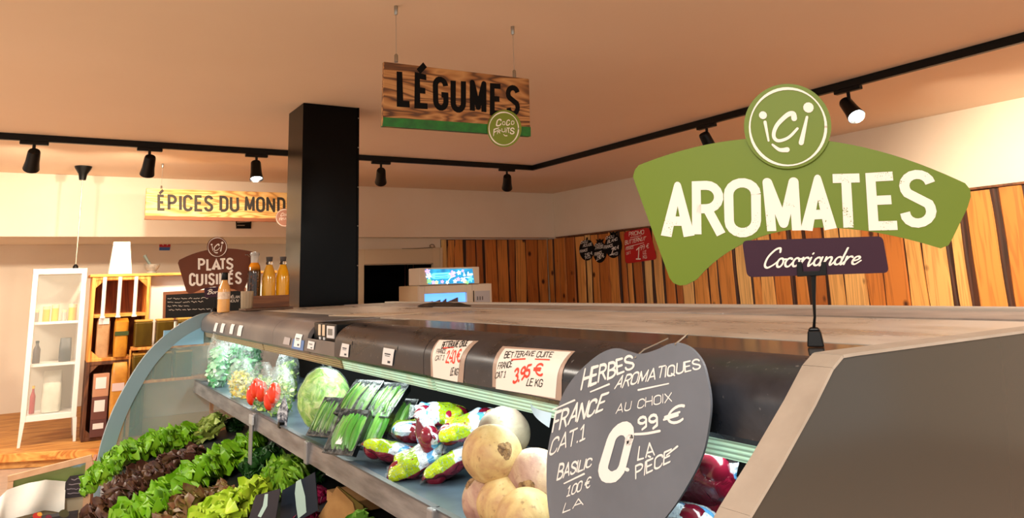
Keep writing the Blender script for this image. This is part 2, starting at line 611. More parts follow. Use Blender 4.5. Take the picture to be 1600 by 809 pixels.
def layout(txt, gap=.13, font=G, jit=0.0, rnd=None):
    """strokes of a text and its width, in units of the letter height"""
    x, out = 0.0, []
    for ch in txt:
        wd, st = font[ch]
        dy = rnd.uniform(-jit, jit) if rnd else 0
        sl = rnd.uniform(-jit, jit) if rnd else 0
        k = 1 + (rnd.uniform(-jit, jit) if rnd else 0)
        for s_ in st:
            out.append([(x + (px + sl * py) * k, py * k + dy) for px, py in s_])
        x += wd + gap
    return out, x - gap


LIFT = [0]


def stroke(mb, pts, t, fn, cap=True, ts=None):
    """a pen stroke of width t along 2-D points, mapped to 3-D by fn; sharp turns start a new stroke"""
    P, T = [], []
    for k, q in enumerate(pts):
        if not P or math.hypot(q[0] - P[-1][0], q[1] - P[-1][1]) > 1e-5:
            P.append(q)
            T.append(ts[k] if ts else t)
    if len(P) < 2:
        return
    cut = [0]
    for i in range(1, len(P) - 1):
        a = math.atan2(P[i][1] - P[i - 1][1], P[i][0] - P[i - 1][0])
        c = math.atan2(P[i + 1][1] - P[i][1], P[i + 1][0] - P[i][0])
        if abs((c - a + math.pi) % (2 * math.pi) - math.pi) > (1.0 if cap else 1.9):
            cut.append(i)
    cut.append(len(P) - 1)
    for a, c in zip(cut[:-1], cut[1:]):
        Q, W = P[a:c + 1], T[a:c + 1]
        N = len(Q)
        L, Rr = [], []
        for i in range(N):
            d0 = Vector(Q[i]) - Vector(Q[i - 1]) if i else None
            d1 = Vector(Q[i + 1]) - Vector(Q[i]) if i < N - 1 else None
            n0 = Vector((-d0.y, d0.x)).normalized() if d0 else None
            n1 = Vector((-d1.y, d1.x)).normalized() if d1 else None
            nn = (n0 + n1).normalized() if d0 and d1 else (n0 or n1)
            k = 1 / max(.5, nn.dot(n0)) if d0 and d1 else 1
            h = W[i] / 2 * k
            L.append(Vector(Q[i]) + nn * h)
            Rr.append(Vector(Q[i]) - nn * h)
        out = list(L)
        for end in (1, 0):
            if cap or (end and c < len(P) - 1) or (not end and a > 0):
                i = N - 1 if end else 0
                ctr = Vector(Q[i])
                v0 = (L[i] - ctr) if end else (Rr[i] - ctr)
                for s in range(1, 6):
                    an = -math.pi * s / 6
                    out.append(ctr + Vector((v0.x * math.cos(an) - v0.y * math.sin(an), v0.x * math.sin(an) + v0.y * math.cos(an))))
            if end:
                out += Rr[::-1]
        LIFT[0] = (LIFT[0] + 1) % 24
        m_ = Q[N // 2]
        p0, px_, py_ = fn(*m_), fn(m_[0] + t * .2, m_[1]), fn(m_[0], m_[1] + t * .2)
        n3 = (px_ - p0).cross(py_ - p0).normalized()
        if n3.dot(CAM - p0) < 0:
            n3 = -n3
        n3 = n3 * (1.2e-5 * LIFT[0] * max(1.0, (CAM - p0).length / 2))
        # strip between the two sides, then the two round ends as fans
        b = len(mb.v)
        nl = len(L)
        mb.add([fn(v.x, v.y) + n3 for v in L] + [fn(v.x, v.y) + n3 for v in Rr], [(i, nl + i, nl + i + 1, i + 1) for i in range(nl - 1)])
        ends = []
        if cap or c < len(P) - 1:
            ends.append([L[-1]] + out[nl:nl + 5] + [Rr[-1]])
        if cap or a > 0:
            ends.append([Rr[0]] + out[-5:] + [L[0]])
        if ends:
            for e in ends:
                mb.add([fn(v.x, v.y) + n3 for v in e], [tuple(range(7))])


def quadmap(q, lift=None):
    bl, br, tr, tl = [Vector(p) for p in q]

    def fn(u, v):
        p = bl * (1 - u) * (1 - v) + br * u * (1 - v) + tr * u * v + tl * (1 - u) * v
        return lift(p) if lift else p
    return fn, ((br - bl).length + (tr - tl).length) / ((tl - bl).length + (tr - br).length)


def text(mb, txt, quad, t=.12, gap=.13, font=G, jit=0.0, cap=True, lift=None, seed=1, brush=0.0):
    """write a text into a quad (bottom-left, bottom-right, top-right, top-left)"""
    rnd = random.Random(seed)
    st, W = layout(txt, gap, font, jit, rnd)
    q, asp = quadmap(quad, lift)
    sx = asp / W
    for s_ in st:
        p2 = [(x * sx, y) for x, y in s_]
        ts = None
        if brush:
            n = max(1, len(p2) - 1)
            ts = [t * (1 + brush * math.sin(3 * k / n + rnd.random())) for k in range(len(p2))]
        stroke(mb, p2, t, lambda x, y: q(x / asp, y), cap, ts)
    return mb


class Board:
    """an upright flat board: pixel outlines are read off onto its own plane"""

    def __init__(s, p, n):
        s.p, s.n = Vector(p), Vector(n).normalized()
        s.U = Vector((0, 0, 1)).cross(s.n).normalized()
        s.V = s.n.cross(s.U)

    def hit(s, px, py, off=0.0):
        d = ray(px, py)
        p = s.p + s.n * off
        return CAM + d * ((p - CAM).dot(s.n) / d.dot(s.n))

    def solid(s, mb, pix, th, off=0.0):
        f = [s.hit(*q) + s.n * off for q in pix]
        mb.prism(f, [v - s.n * th for v in f])
        return mb

    def quad(s, pix, off=0.0008):
        return [s.hit(*q) + s.n * off for q in pix]


def rounded(pts, rads, n=6):
    """round the corners of a pixel polygon"""
    out = []
    N = len(pts)
    for i in range(N):
        p, a, b = Vector(pts[i]), Vector(pts[i - 1]), Vector(pts[(i + 1) % N])
        r_ = rads[i] if isinstance(rads, (list, tuple)) else rads
        if r_ <= 0:
            out.append(tuple(p))
            continue
        p0, p1 = p + (a - p).normalized() * r_, p + (b - p).normalized() * r_
        for k in range(n + 1):
            t = k / n
            out.append(tuple(p0 * (1 - t) ** 2 + p * 2 * t * (1 - t) + p1 * t * t))
    return out


def arc_pix(p0, pm, p1, n=10):
    """points of a quadratic curve through p0, pm (middle), p1"""
    c = [2 * pm[d] - 0.5 * (p0[d] + p1[d]) for d in (0, 1)]
    return [tuple((1 - t) ** 2 * p0[d] + 2 * t * (1 - t) * c[d] + t * t * p1[d] for d in (0, 1)) for t in [k / n for k in range(n + 1)]]


def ell_pix(cx, cy, rx, ry, n=40, rot=0.0):
    return [(cx + rx * math.cos(a) * math.cos(rot) - ry * math.sin(a) * math.sin(rot), cy + rx * math.cos(a) * math.sin(rot) + ry * math.sin(a) * math.cos(rot)) for a in [2 * math.pi * k / n for k in range(n)]]


# ================================================================== THE ROOM
ZC, XR, YB, YR, ZS = 2.70, 6.53, 9.46, 10.7, 2.035
struct(MB().box((-5, -3, -0.1), (XR + 0.2, 12, 0)).build('floor', M['floor'], smooth=False))
struct(MB().box((-5, -3, ZC), (XR + 0.2, 12, ZC + 0.1)).build('ceiling', M['ceiling'], smooth=False))
struct(MB().box((XR, -3, 0), (XR + 0.15, 12, ZC)).build('wall_right', M['wall'], smooth=False))
b = MB().box((3.2, YB, 0), (3.55, YB + 0.15, ZC)).box((4.62, YB, 0), (XR, YB + 0.15, ZC)).box((3.55, YB, 1.68), (4.62, YB + 0.15, ZC))
b.box((3.2, YB + .15, 0), (3.3, YR, ZC))
struct(b.build('wall_back', M['wall'], smooth=False))
struct(MB().box((-5, YR, 0), (3.3, YR + 0.15, ZC)).build('wall_left', M['wall'], smooth=False))
struct(MB().box((-5, 9.27, ZS), (XR - 0.002, 9.43, ZC - 0.002)).box((-5, 9.43, ZS), (3.18, YR - .002, ZS + 0.1)).box((3.22, 9.43, ZS), (XR - .002, YB - .002, ZS + .1)).build('wall_soffit', M['wall'], smooth=False))
# passage behind the doorway, its darkness painted as near-black walls
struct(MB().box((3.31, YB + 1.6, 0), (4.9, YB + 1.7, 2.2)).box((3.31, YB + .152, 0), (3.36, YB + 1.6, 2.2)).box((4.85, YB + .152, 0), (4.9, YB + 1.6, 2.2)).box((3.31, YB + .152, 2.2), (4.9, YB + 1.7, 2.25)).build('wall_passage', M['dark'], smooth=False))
# door casing
d = MB().box((3.44, YB - .05, 0), (3.555, YB - .002, 1.878)).box((4.555, YB - .05, 0), (4.69, YB - .002, 1.90)).box((3.555, YB - .05, 1.69), (4.555, YB - .002, 1.878))
struct(d.build('door_1', M['cream'], smooth=False, bev=.004))
struct(MB().box((4.655, YB - .07, 0), (4.69, YB - .052, 1.90)).box((3.44, YB - .055, 1.872), (4.652, YB - .0515, 1.885)).build('trim_1', M['cream'], smooth=False))


def plank_mat():
    t = NT('live_edge_planks')
    v = t.coord((2.6, 2.6, 0.16))
    n1 = t.noise(v, 3.4, 3, .5)
    mul = t.n('Math', operation='MULTIPLY')
    mul.inputs[1].default_value = 7
    t.l(n1, mul.inputs[0])
    fr = t.n('Math', operation='PINGPONG')
    fr.inputs[1].default_value = .5
    t.l(mul.outputs[0], fr.inputs[0])
    at_ = t.n('Attribute', attribute_name='tint')
    base = t.ramp(at_.outputs['Fac'], [(0, lin((48, 26, 14))), (.12, lin((60, 32, 16))), (.16, lin((170, 96, 40))), (.5, lin((210, 128, 52))), (.85, lin((236, 166, 84))), (1, lin((246, 204, 132)))])
    dk = t.mix(.32, base, lin((110, 52, 14)))
    c = t.mix(t.ramp(fr.outputs[0], [(.04, (0, 0, 0, 1)), (.3, (1, 1, 1, 1))]), dk, base)
    vor = t.n('TexVoronoi', feature='F1')
    vor.inputs['Scale'].default_value = 1.0
    t.l(t.coord((4.2, 4.2, 3.1)), vor.inputs['Vector'])
    c = t.mix(t.ramp(vor.outputs['Distance'], [(.07, (1, 1, 1, 1)), (.15, (0, 0, 0, 1))]), c, lin((72, 32, 10)))
    t.l(c, t.b.inputs['Base Color'])
    t.set(Roughness=.6)
    return t.m


M['planks'] = plank_mat()


def cladding(name, fn, L, z1, seed):
    """upright live-edge boards over a bark-dark backing; fn(s, z, depth) -> world"""
    rnd = random.Random(seed)
    mb = MB()
    mb.att = []

    def put(s0, s1, z0, zt, d0, d1, tint, wob, ph):
        nz = 14
        fr = []
        for j in range(nz + 1):
            z = z0 + (zt - z0) * j / nz
            a = wob * (math.sin(z * 3.1 + ph) + .5 * math.sin(z * 7.7 + ph * 2.1))
            c = wob * (math.sin(z * 2.7 + ph * 1.7 + 2) + .5 * math.sin(z * 6.3 + ph))
            fr.append((s0 + a, s1 + c, z))
        vs = []
        for a, c, z in fr:
            vs += [fn(a, z, d0), fn(a + (.012 if wob else 0), z, d1), fn(c - (.012 if wob else 0), z, d1), fn(c, z, d0)]
        fs = []
        for j in range(nz):
            k = j * 4
            fs += [(k, k + 1, k + 5, k + 4), (k + 1, k + 2, k + 6, k + 5), (k + 2, k + 3, k + 7, k + 6)]
        e = nz * 4
        fs += [(e, e + 1, e + 2, e + 3)]
        mb.add(vs, fs)
        mb.att += [tint] * len(vs)
    put(0, L, 0, z1, 0, .008, .02, 0, 0)
    s = .01
    while s < L - .06:
        wd = rnd.uniform(.09, .23)
        wd = min(wd, L - s - .01)
        put(s, s + wd, 0, z1 - rnd.uniform(0.0, .012), .008, rnd.uniform(.020, .034), rnd.uniform(.15, 1.0) ** .75, .007, rnd.uniform(0, 9))
        if rnd.random() < .45:
            put(s + wd * .9, s + wd * 1.12, 0, z1 - .006, .008, .018, .1, .008, rnd.uniform(0, 9))
        s += wd + rnd.choice([.012, .02, .035, .05])
    return struct(mb.build(name, M['planks'], smooth=False))


cladding('trim_2', lambda s, z, d: Vector((XR - .001 - d, YB - .003 - s, z)), 10.7, 2.015, 3)
cladding('trim_3', lambda s, z, d: Vector((6.49 - s, YB - .001 - d, z)), 1.795, 2.015, 11)
struct(MB().box((XR - .045, -1.3, 2.016), (XR - .001, 9.2, 2.034)).build('trim_4', M['brownbox'], smooth=False))

# black column with thin metal corner strips
t = thing('column', (1.69, 5.31, 0), 'tall square black lacquered column behind the refrigerated case', 'column')
t['kind'] = 'structure'
MB().box((1.478, 5.125, 0), (1.885, 5.50, ZC - .001)).build('shaft', M['column'], t, smooth=False, bev=.004)
MB().box((1.878, 5.119, 0), (1.891, 5.1245, ZC - .002)).build('corner_strip', M['column'], t, smooth=False)
for z in (1.55, 1.83, 2.11, 2.4, 2.62):
    MB().ball((1.884, 5.118, z), .005, nu=8, nv=6).build('screw', M['steel'], t)

# ================================================================== LIGHT TRACK AND SPOTS
zt = ZC - .001
trk = tag(MB().box((-3.5, 7.01, ZC - .055), (4.70, 7.05, zt)).box((4.66, -2.0, ZC - .055), (4.70, 7.01, zt)).build('lighting_track', M['black'], smooth=False, bev=.003),
          'long black ceiling light track running along the back then bending toward the viewer', 'light track')
M['lensglow'] = pbr('lit_lens', (255, 250, 240), .3, emit=(225, 245, 255), es=9)
M['lensoff'] = pbr('lens', (200, 190, 170), .2, emit=(255, 225, 190), es=1.2)


def track_spot(loc, aim, label, bright, along):
    x, y = loc
    t = thing('track_spotlight', (x, y, ZC - .055), label, 'spotlight', 'spotlights on the ceiling track')
    a = (.10, .02) if along == 'x' else (.02, .10)
    MB().box((x - a[0], y - a[1], ZC - .083), (x + a[0], y + a[1], ZC - .0555)).build('adapter', M['black'], t, smooth=False, bev=.004)
    hc = Vector((x, y, ZC - .20))
    MB().tube([(x, y, ZC - .083), (x, y, ZC - .14), hc], .012, 8).build('yoke', M['black'], t)
    ax = (Vector(aim) - hc).normalized()
    MB().lathe([(0.0, -.085), (.040, -.082), (.045, -.07), (.050, .03), (.060, .10), (.057, .10), (.050, .085)], 24, hc, ax).build('lamp_head', M['blackplastic'], t)
    MB().lathe([(.049, .086), (.001, .087)], 20, hc, ax).build('lens', M['lensglow'] if bright else M['lensoff'], t)
    return t


SL = ['dark cylindrical track spotlight, leftmost of the row on the left', 'short dark track spotlight with flared head, second from the left', 'track spotlight with a glowing bluish lens just left of the black column',
      'black track spotlight just right of the black column', 'black track spotlight below the hanging vegetable sign near the track bend',
      'black track spotlight on the right track, left of the round green badge', 'bright lit track spotlight on the right track beside the round green badge']
for i, ((x, y), tg, p, c) in enumerate(SPOTS):
    track_spot((x, y), AIM[i], SL[i], i in (2, 6), 'x' if i < 5 else 'y')

# pendant lamp over the left corner
t = thing('pendant_lamp', (.26, 8.63, ZC), 'pendant lamp with black funnel ceiling cap and long thin pale cable, left corner', 'lamp')
MB().lathe([(.03, -.14), (.032, -.13), (.04, -.08), (.075, -.02), (.08, -.001)], 20, (.26, 8.63, ZC)).build('ceiling_cap', M['black'], t)
MB().tube([(.26, 8.63, ZC - .14), (.262, 8.63, 2.1), (.26, 8.63, 1.72)], .006, 6).build('cable', M['wire'], t)
MB().lathe([(.022, -.10), (.026, -.09), (.024, -.02), (.008, 0)], 14, (.26, 8.63, 1.72)).build('lamp_socket', M['black'], t)
MB().ball((.26, 8.63, 1.575), .045, nu=14, nv=10).build('bulb', M['glass'], t)


# ================================================================== REFRIGERATED CASE
ZT, Y0, YI, YF = 1.285, .608, .649, 4.90
case = thing('refrigerated_case', (1.25, 2.8, 0), 'long open refrigerated produce case with rounded black canopy and curved end panels', 'display case')
NEAR = [(2.05, ZT), (.985, ZT), (.955, 1.280), (.93, 1.266), (.884, 1.224), (.806, 1.16), (.743, 1.112), (.64, 1.02), (.54, .88), (.46, .70), (.41, .5), (.39, .3), (.39, .02), (2.05, .02)]
NEAR = [(x * .9, 1.4 - (1.4 - z) * .9) if .02 < z and x < 2 else (x, z if z < 1 else 1.2925) for x, z in NEAR]
NEAR = [(x, min(z, 1.2925)) for x, z in NEAR]
b = MB().prism([Vector((x, Y0, z)) for x, z in NEAR], [Vector((x, YI - .002, z)) for x, z in NEAR])
b.build('end_panel', M['endpanel'], case, smooth=False)
tr = MB()
tp = NEAR[:13]
ou = [Vector((x, 0, z)) for x, z in tp]
for i in range(len(tp) - 1):
    a, c = ou[i], ou[i + 1]
    d = (c - a).normalized()
    nn = Vector((-d.z, 0, d.x))
    nn = nn if nn.dot(a - Vector((1.5, 0, .6))) > 0 else -nn
    q = [a, c, c + nn * .004, a + nn * .004]
    tr.prism([v + Vector((0, Y0 - .002, 0)) for v in q], [v + Vector((0, YI, 0)) for v in q])
tr.build('edge_trim', M['edgetrim'], case, smooth=False)
# far end panel: curved frame round tinted glass
FAR = [(2.05, ZT), (.95, ZT), (.88, 1.280), (.80, 1.268), (.66, 1.19), (.52, 1.045), (.405, .83), (.345, .65), (.318, .48), (.318, .30), (.318, .02)]


def smooth_path(p, n=5):
    return cub(p, n)


fp = smooth_path(FAR[1:])
fi = []
for i, (x, z) in enumerate(fp):
    a, c = fp[max(0, i - 1)], fp[min(len(fp) - 1, i + 1)]
    d = Vector((c[0] - a[0], c[1] - a[1])).normalized()
    n2 = Vector((-d.y, d.x))
    fi.append((x + n2.x * .075, z + n2.y * .075))
fr = MB()
for i in range(len(fp) - 1):
    q = [fp[i], fp[i + 1], fi[i + 1], fi[i]]
    fr.prism([Vector((x, YF - .02, z)) for x, z in q], [Vector((x, YF + .02, z)) for x, z in q])
fr.build('end_frame', M['caseframe'], case, smooth=False)
gl = [p_ for p_ in fi if p_[0] < .98] + [(1.3, .02), (1.3, 1.16)]
MB().prism([Vector((x, YF - .004, z)) for x, z in gl], [Vector((x, YF + .004, z)) for x, z in gl]).build('end_glass', M['caseglass'], case, smooth=False)
MB().box((.62, YF - .019, 1.10), (.84, YF + .004, 1.19)).box((.70, YF - .019, 1.19), (.9, YF + .004, 1.225)).build('hood_panel', M['caseblue'], case, smooth=False)
MB().prism([Vector((x, YF - .01, z)) for x, z in ((1.3, .02), (2.05, .02), (2.05, ZT - .002), (1.3, ZT - .002))], [Vector((x, YF + .02, z)) for x, z in ((1.3, .02), (2.05, .02), (2.05, ZT - .002), (1.3, ZT - .002))]).build('end_board', M['endpanel'], case, smooth=False)


# canopy: a quarter round from the front lip up into the top
def cprof(s):
    """canopy profile, s = 0 at the lower lip, 1 at the crest"""
    if s < .06:
        return (.826 - .004 * s / .06, 1.181)
    if s < .32:
        return (.822, 1.181 + .040 * (s - .06) / .26)
    a = (s - .32) / .68 * math.pi / 2
    return (.822 + .088 * (1 - math.cos(a)), 1.221 + .064 * math.sin(a))


def canopy_seg(y0, y1, mat, s1=1.0):
    n = 18
    out = [cprof(s1 * k / n) for k in range(n + 1)]
    inn = [(x + .012, z - .010) for x, z in out[1:]]
    ring = out + inn[::-1]
    mb = MB().prism([Vector((x, y0, z)) for x, z in ring], [Vector((x, y1, z)) for x, z in ring])
    return mb.build('canopy_section', mat, case, ang=40)


YBOX0, YBOX1 = 2.44, 2.74
canopy_seg(YI + .001, 1.76, M['canopy'])
canopy_seg(1.763, YBOX0, M['canopy'])
canopy_seg(YBOX1, 3.22, M['canopy_grey'])
canopy_seg(3.223, YF - .021, M['canopy_grey'])
canopy_seg(YBOX0 + .002, YBOX1 - .002, M['canopy_grey'], .36)
# controller box in the gap
MB().box((.842, YBOX0 + .045, 1.222), (1.10, YBOX1 - .012, 1.281)).build('control_box', M['blackplastic'], case, smooth=False, bev=.003)
MB().box((.839, 2.50, 1.234), (.8418, 2.575, 1.274)).build('display_bezel', M['label'], case, smooth=False)
MB().box((.8375, 2.515, 1.244), (.8388, 2.56, 1.265)).build('display', pbr('display_grey', (120, 124, 124), .3), case, smooth=False)
for y in (2.60, 2.645):
    MB().box((.8385, y, 1.238), (.8418, y + .025, 1.276)).build('switch', pbr('switch_cream', (226, 206, 178), .4), case, smooth=False, bev=.002)
    MB().box((.839, y, 1.225), (.8418, y + .015, 1.234)).build('small_label', M['label'], case, smooth=False)

# flat top: glossy dark strip, mottled tan panels, grey rear covers and back lip
xs = [1.0, 1.16]
MB().box((.911, YI + .001, 1.262), (1.10, YBOX0 - .001, ZT - .001)).build('top_strip', M['topblack'], case, smooth=False)
MB().box((.911, YBOX1 + .001, 1.262), (1.10, YF - .021, ZT - .001)).build('top_strip', M['canopy_grey'], case, smooth=False)
for y0, y1 in ((YI + .001, 1.58), (1.584, 2.62), (2.624, 3.7), (3.704, YF - .021)):
    MB().box((1.102, y0, 1.262), (1.70, y1, ZT)).build('top_panel', M['casetop'], case, smooth=False)
    MB().box((1.703, y0, 1.262), (1.985, y1, ZT + .004)).build('rear_cover', M['topgrey'], case, smooth=False, bev=.003)
MB().box((1.99, YI + .001, 1.25), (2.05, YF - .021, ZT + .012)).build('back_lip', pbr('pale_lip', (196, 186, 174), .5), case, smooth=False, bev=.003)
# lamp diffusers under the lip
for y0, y1, k in ((YI + .002, 1.02, 'diffuser'), (1.022, 1.74, 'diffuser'), (1.76, 2.42, 'diffuser'), (2.44, 3.45, 'diffuser_dull'), (3.47, 4.86, 'diffuser_dull')):
    q = [(.838, 1.178), (.848, 1.142), (.866, 1.138), (.90, 1.178)]
    MB().prism([Vector((x, y0, z)) for x, z in q], [Vector((x, y1, z)) for x, z in q]).build('lamp_diffuser', M[k], case, smooth=False)
MB().box((.868, YI + .002, 1.178), (1.36, YF - .022, 1.2)).build('canopy_ceiling', pbr('dark_ceiling', (30, 32, 34), .6), case, smooth=False)
MB().box((1.34, YI + .002, .1), (1.38, YF - .022, 1.178)).build('back_panel', pbr('dark_back', (7, 7, 8), .7, spec=.15), case, smooth=False)
# middle shelf with price rail
ZSH = .89
MB().box((.808, YI + .002, ZSH - .02), (1.338, YF - .03, ZSH)).build('shelf', M['shelf'], case, smooth=False)
RJ = [YI + .003, 1.66, 2.62, 3.36, YF - .03]
for i in range(4):
    y0, y1 = RJ[i] + .003, RJ[i + 1] - .003
    q = [(.800, ZSH + .006), (.792, ZSH - .056), (.798, ZSH - .060), (.8075, ZSH + .006)]
    MB().prism([Vector((x, y0, z)) for x, z in q], [Vector((x, y1, z)) for x, z in q]).build('price_rail', M['rail'], case, smooth=False)
    MB().box((.795, y0, ZSH + .0062), (.812, y1, ZSH + .0105)).build('rail_lip', M['raildark'], case, smooth=False)
for y in RJ[1:4]:
    MB().box((.784, y - .016, ZSH - .062), (.806, y + .016, ZSH + .010)).build('rail_joint', M['bracket'], case, smooth=False, bev=.004)
# lower deck, front bumper, plinth
dq = [(.40, .50), (1.338, .66), (1.338, .63), (.40, .47)]
MB().prism([Vector((x, YI + .002, z)) for x, z in dq], [Vector((x, YF - .022, z)) for x, z in dq]).build('lower_deck', pbr('deck_dark', (38, 40, 42), .5), case, smooth=False)
MB().box((.345, YI + .002, .16), (.398, YF - .022, .47)).build('front_bumper', M['bracket'], case, smooth=False, bev=.01)
MB().box((.44, YI + .002, .005), (2.04, YF - .022, .16)).build('plinth', M['black'], case, smooth=False)
MB().box((2.0, YI + .002, .16), (2.04, YF - .022, 1.25)).build('rear_panel', M['endpanel'], case, smooth=False)


# things stuck on the canopy ------------------------------------------------
def chit(px, py):
    """(y, s) on the canopy surface under a pixel"""
    best = None
    for k in range(241):
        s = .06 + .94 * k / 240
        x, z = cprof(s)
        d = ray(px, py)
        tt = (x - CAM.x) / d.x
        e = abs(CAM.z + d.z * tt - z)
        if best is None or e < best[0]:
            best = (e, d.y * tt, s)
    return best[1], best[2]


def con(y, s, off=.0015):
    x0, z0 = cprof(max(0, s - .01))
    x1, z1 = cprof(min(1, s + .01))
    d = Vector((x1 - x0, 0, z1 - z0)).normalized()
    x, z = cprof(s)
    return Vector((x, y, z)) + Vector((-d.z, 0, d.x)) * off


def curved_sheet(pix, off=.0015, th=.0008, n=10):
    """a sheet lying on the canopy inside four pixel corners (bl, br, tr, tl)"""
    c = [Vector(chit(*q)) for q in pix]

    def ys(u, v):
        return c[0] * (1 - u) * (1 - v) + c[1] * u * (1 - v) + c[2] * u * v + c[3] * (1 - u) * v
    mb = MB()
    mb.grid(lambda u, v: con(*ys(u, v), off), n, n)
    mb.grid(lambda u, v: con(*ys(1 - u, v), off - th), n, n)
    return mb, ys


def on_paper(parent, name, items, mat, off=.0028):
    mb = MB()
    for it in items:
        txt, quad = it[0], it[1]
        cs = [Vector(chit(*q)).to_3d() for q in quad]
        tk = it[2] if len(it) > 2 else .13
        cz = [con(c.x, c.y, 0) for c in cs]
        asp = ((cz[1] - cz[0]).length + (cz[2] - cz[3]).length) / ((cz[3] - cz[0]).length + (cz[2] - cz[1]).length)
        rnd = random.Random(len(txt) * 7)
        if txt == '_':
            st, W = [[(0, .5), (.5, .5), (1, .5)]], 1
        else:
            st, W = layout(txt, .12, G, .07, rnd)
        q, _a = quadmap(cs)
        for s_ in st:
            stroke(mb, [(x * asp / W, y) for x, y in s_], tk, lambda x, y: con(q(x / asp, y).x, q(x / asp, y).y, off))
    return mb.build(name, mat, parent, smooth=False)


def price_sheet(corners, tape, label):
    mb, ys = curved_sheet(corners, .0022)
    c = con(*ys(.5, 0))
    t = thing('price_sheet', c, label, 'price sign', 'handwritten paper price signs on the canopy')
    mb.build('sheet', M['paper'], t)
    tb, _ = curved_sheet(tape, .0012)
    tb.build('plastic_pocket', M['papertan'], t)
    return t


t = price_sheet([(678, 590), (716, 596), (740, 534), (688, 532)], [(674, 589), (724, 598), (748, 533), (686, 531)], 'smaller paper price sign written 2.40, on the canopy toward its far end')
on_paper(t, 'black_writing', [('BETTERAVE CRUE', [(691, 545), (730, 542), (733, 534), (694, 535)]), ('FRANCE', [(683, 552), (697, 552), (699, 546), (685, 546)]), ('CAT 1', [(681, 563), (694, 562), (696, 555), (683, 556)]), ('LE KG', [(705, 586), (716, 586), (718, 576), (707, 575)])], M['inkblack'])
on_paper(t, 'red_writing', [('2.40 €', [(698, 566), (720, 565), (723, 547), (702, 549)], .16), ('_', [(694, 546), (710, 545), (710, 542), (694, 543)], .6)], M['inkred'])
t = price_sheet([(776, 607), (869, 622), (893, 551), (790, 545)], [(770, 604), (878, 626), (899, 549), (786, 541)], 'larger paper price sign written BETTERAVE CUITE 3.95 beside the heart slate')
on_paper(t, 'black_writing', [('BETTERAVE', [(789, 560), (835, 557), (838, 550), (792, 551)], .14), ('CUITE', [(839, 559), (863, 559), (866, 552), (842, 551)], .14), ('FRANCE', [(779, 576), (801, 573), (803, 564), (782, 567)], .13), ('CAT 1', [(775, 591), (790, 589), (792, 580), (777, 582)], .13), ('LE KG', [(824, 602), (848, 604), (850, 593), (827, 592)], .14)], M['inkblack'])
on_paper(t, 'red_writing', [('3.95', [(804, 597), (829, 588), (833, 570), (808, 576)], .2), ('€', [(838, 585), (850, 586), (852, 569), (840, 569)], .2), ('_', [(801, 565), (822, 564), (822, 559), (801, 560)], .45), ('_', [(838, 564), (860, 565), (860, 561), (838, 560)], .45)], M['inkred'])

ESL = [((539, 546), 8, 'right of the control box, nearest to it'), ((606, 555), 9, 'between the control box and the two paper price signs'), ((527, 0), 0, '')]
tags = [((532, 556), (545, 558), (547, 538), (536, 536), 'small white shelf label just right of the control box'),
        ((598, 568), (614, 571), (618, 546), (601, 543), 'small white shelf label left of the paper sign written 2.40'),
        ((481, 544), (491, 546), (493, 534), (483, 532), 'small white shelf label under the control box'),
        ((460, 541), (470, 543), (474, 523), (464, 521), 'small white shelf label on a blue backing left of the control box'),
        ((443, 537), (453, 539), (455, 528), (446, 526), 'pale grey label leftmost of the three beside the control box'),
        ((371, 524), (377, 525), (381, 509), (375, 508), 'first small label from the tag row at far canopy end, nearest the viewer'),
        ((359, 521), (364, 522), (368, 507), (363, 506), 'second small label of the row at the far end of the canopy'),
        ((344, 519), (349, 520), (353, 506), (348, 505), 'third small label of the row at the far end of the canopy'),
        ((334, 517), (338, 518), (342, 505), (338, 504), 'farthest small label at the far end of the canopy')]
for i, (a, b_, c, d, lab) in enumerate(tags):
    mb, ys = curved_sheet([a, b_, c, d], .003, .001, 4)
    t = thing('shelf_label', con(*ys(.5, 0)), lab, 'label', 'small white labels stuck on the canopy')
    mb.build('label_face', M['label'] if i != 4 else pbr('label_grey', (176, 170, 170), .4), t)
    if i < 4:
        ink = MB()
        for (u0, v0, u1, v1) in ((.2, .62, .75, .70), (.25, .52, .7, .56), (.55, .12, .8, .26)):
            ink.grid(lambda u, v: con(*ys(u0 + (u1 - u0) * u, v0 + (v1 - v0) * v), .0036), 1, 1)
        ink.build('print', pbr('print_grey', (60, 60, 70), .6), t, smooth=False)
    if i == 3:
        mb, ys2 = curved_sheet([(456, 545), (474, 548), (476, 532), (459, 529)], .0018, .001, 4)
        mb.build('blue_backing', M['labelblue'], t)
    if i < 2:
        mb, ys2 = curved_sheet([(d[0] - 1, d[1] + 1), (c[0] + 3, c[1] + 1), (c[0] + 4, c[1] - 5), (d[0], d[1] - 5)], .0012, .0006, 4)
        mb.build('tape', pbr('brown_tape', (66, 58, 52), .3), t)

# bark-like scrap, papers on the case top
o = at(690, 480, 'z', ZT)
sc = MB()


def bark(u, v):
    wd = math.sin(math.pi * min(1, u * 1.05 + .02)) ** .6
    p = at(654 + 88 * u, 480, 'z', ZT)
    return Vector((p.x, p.y + (v - .5) * .20 * wd, ZT + .006 + .02 * wd * math.sin(math.pi * v) * (1 + .4 * noise.noise(Vector((u * 6, v * 4, 0))))))


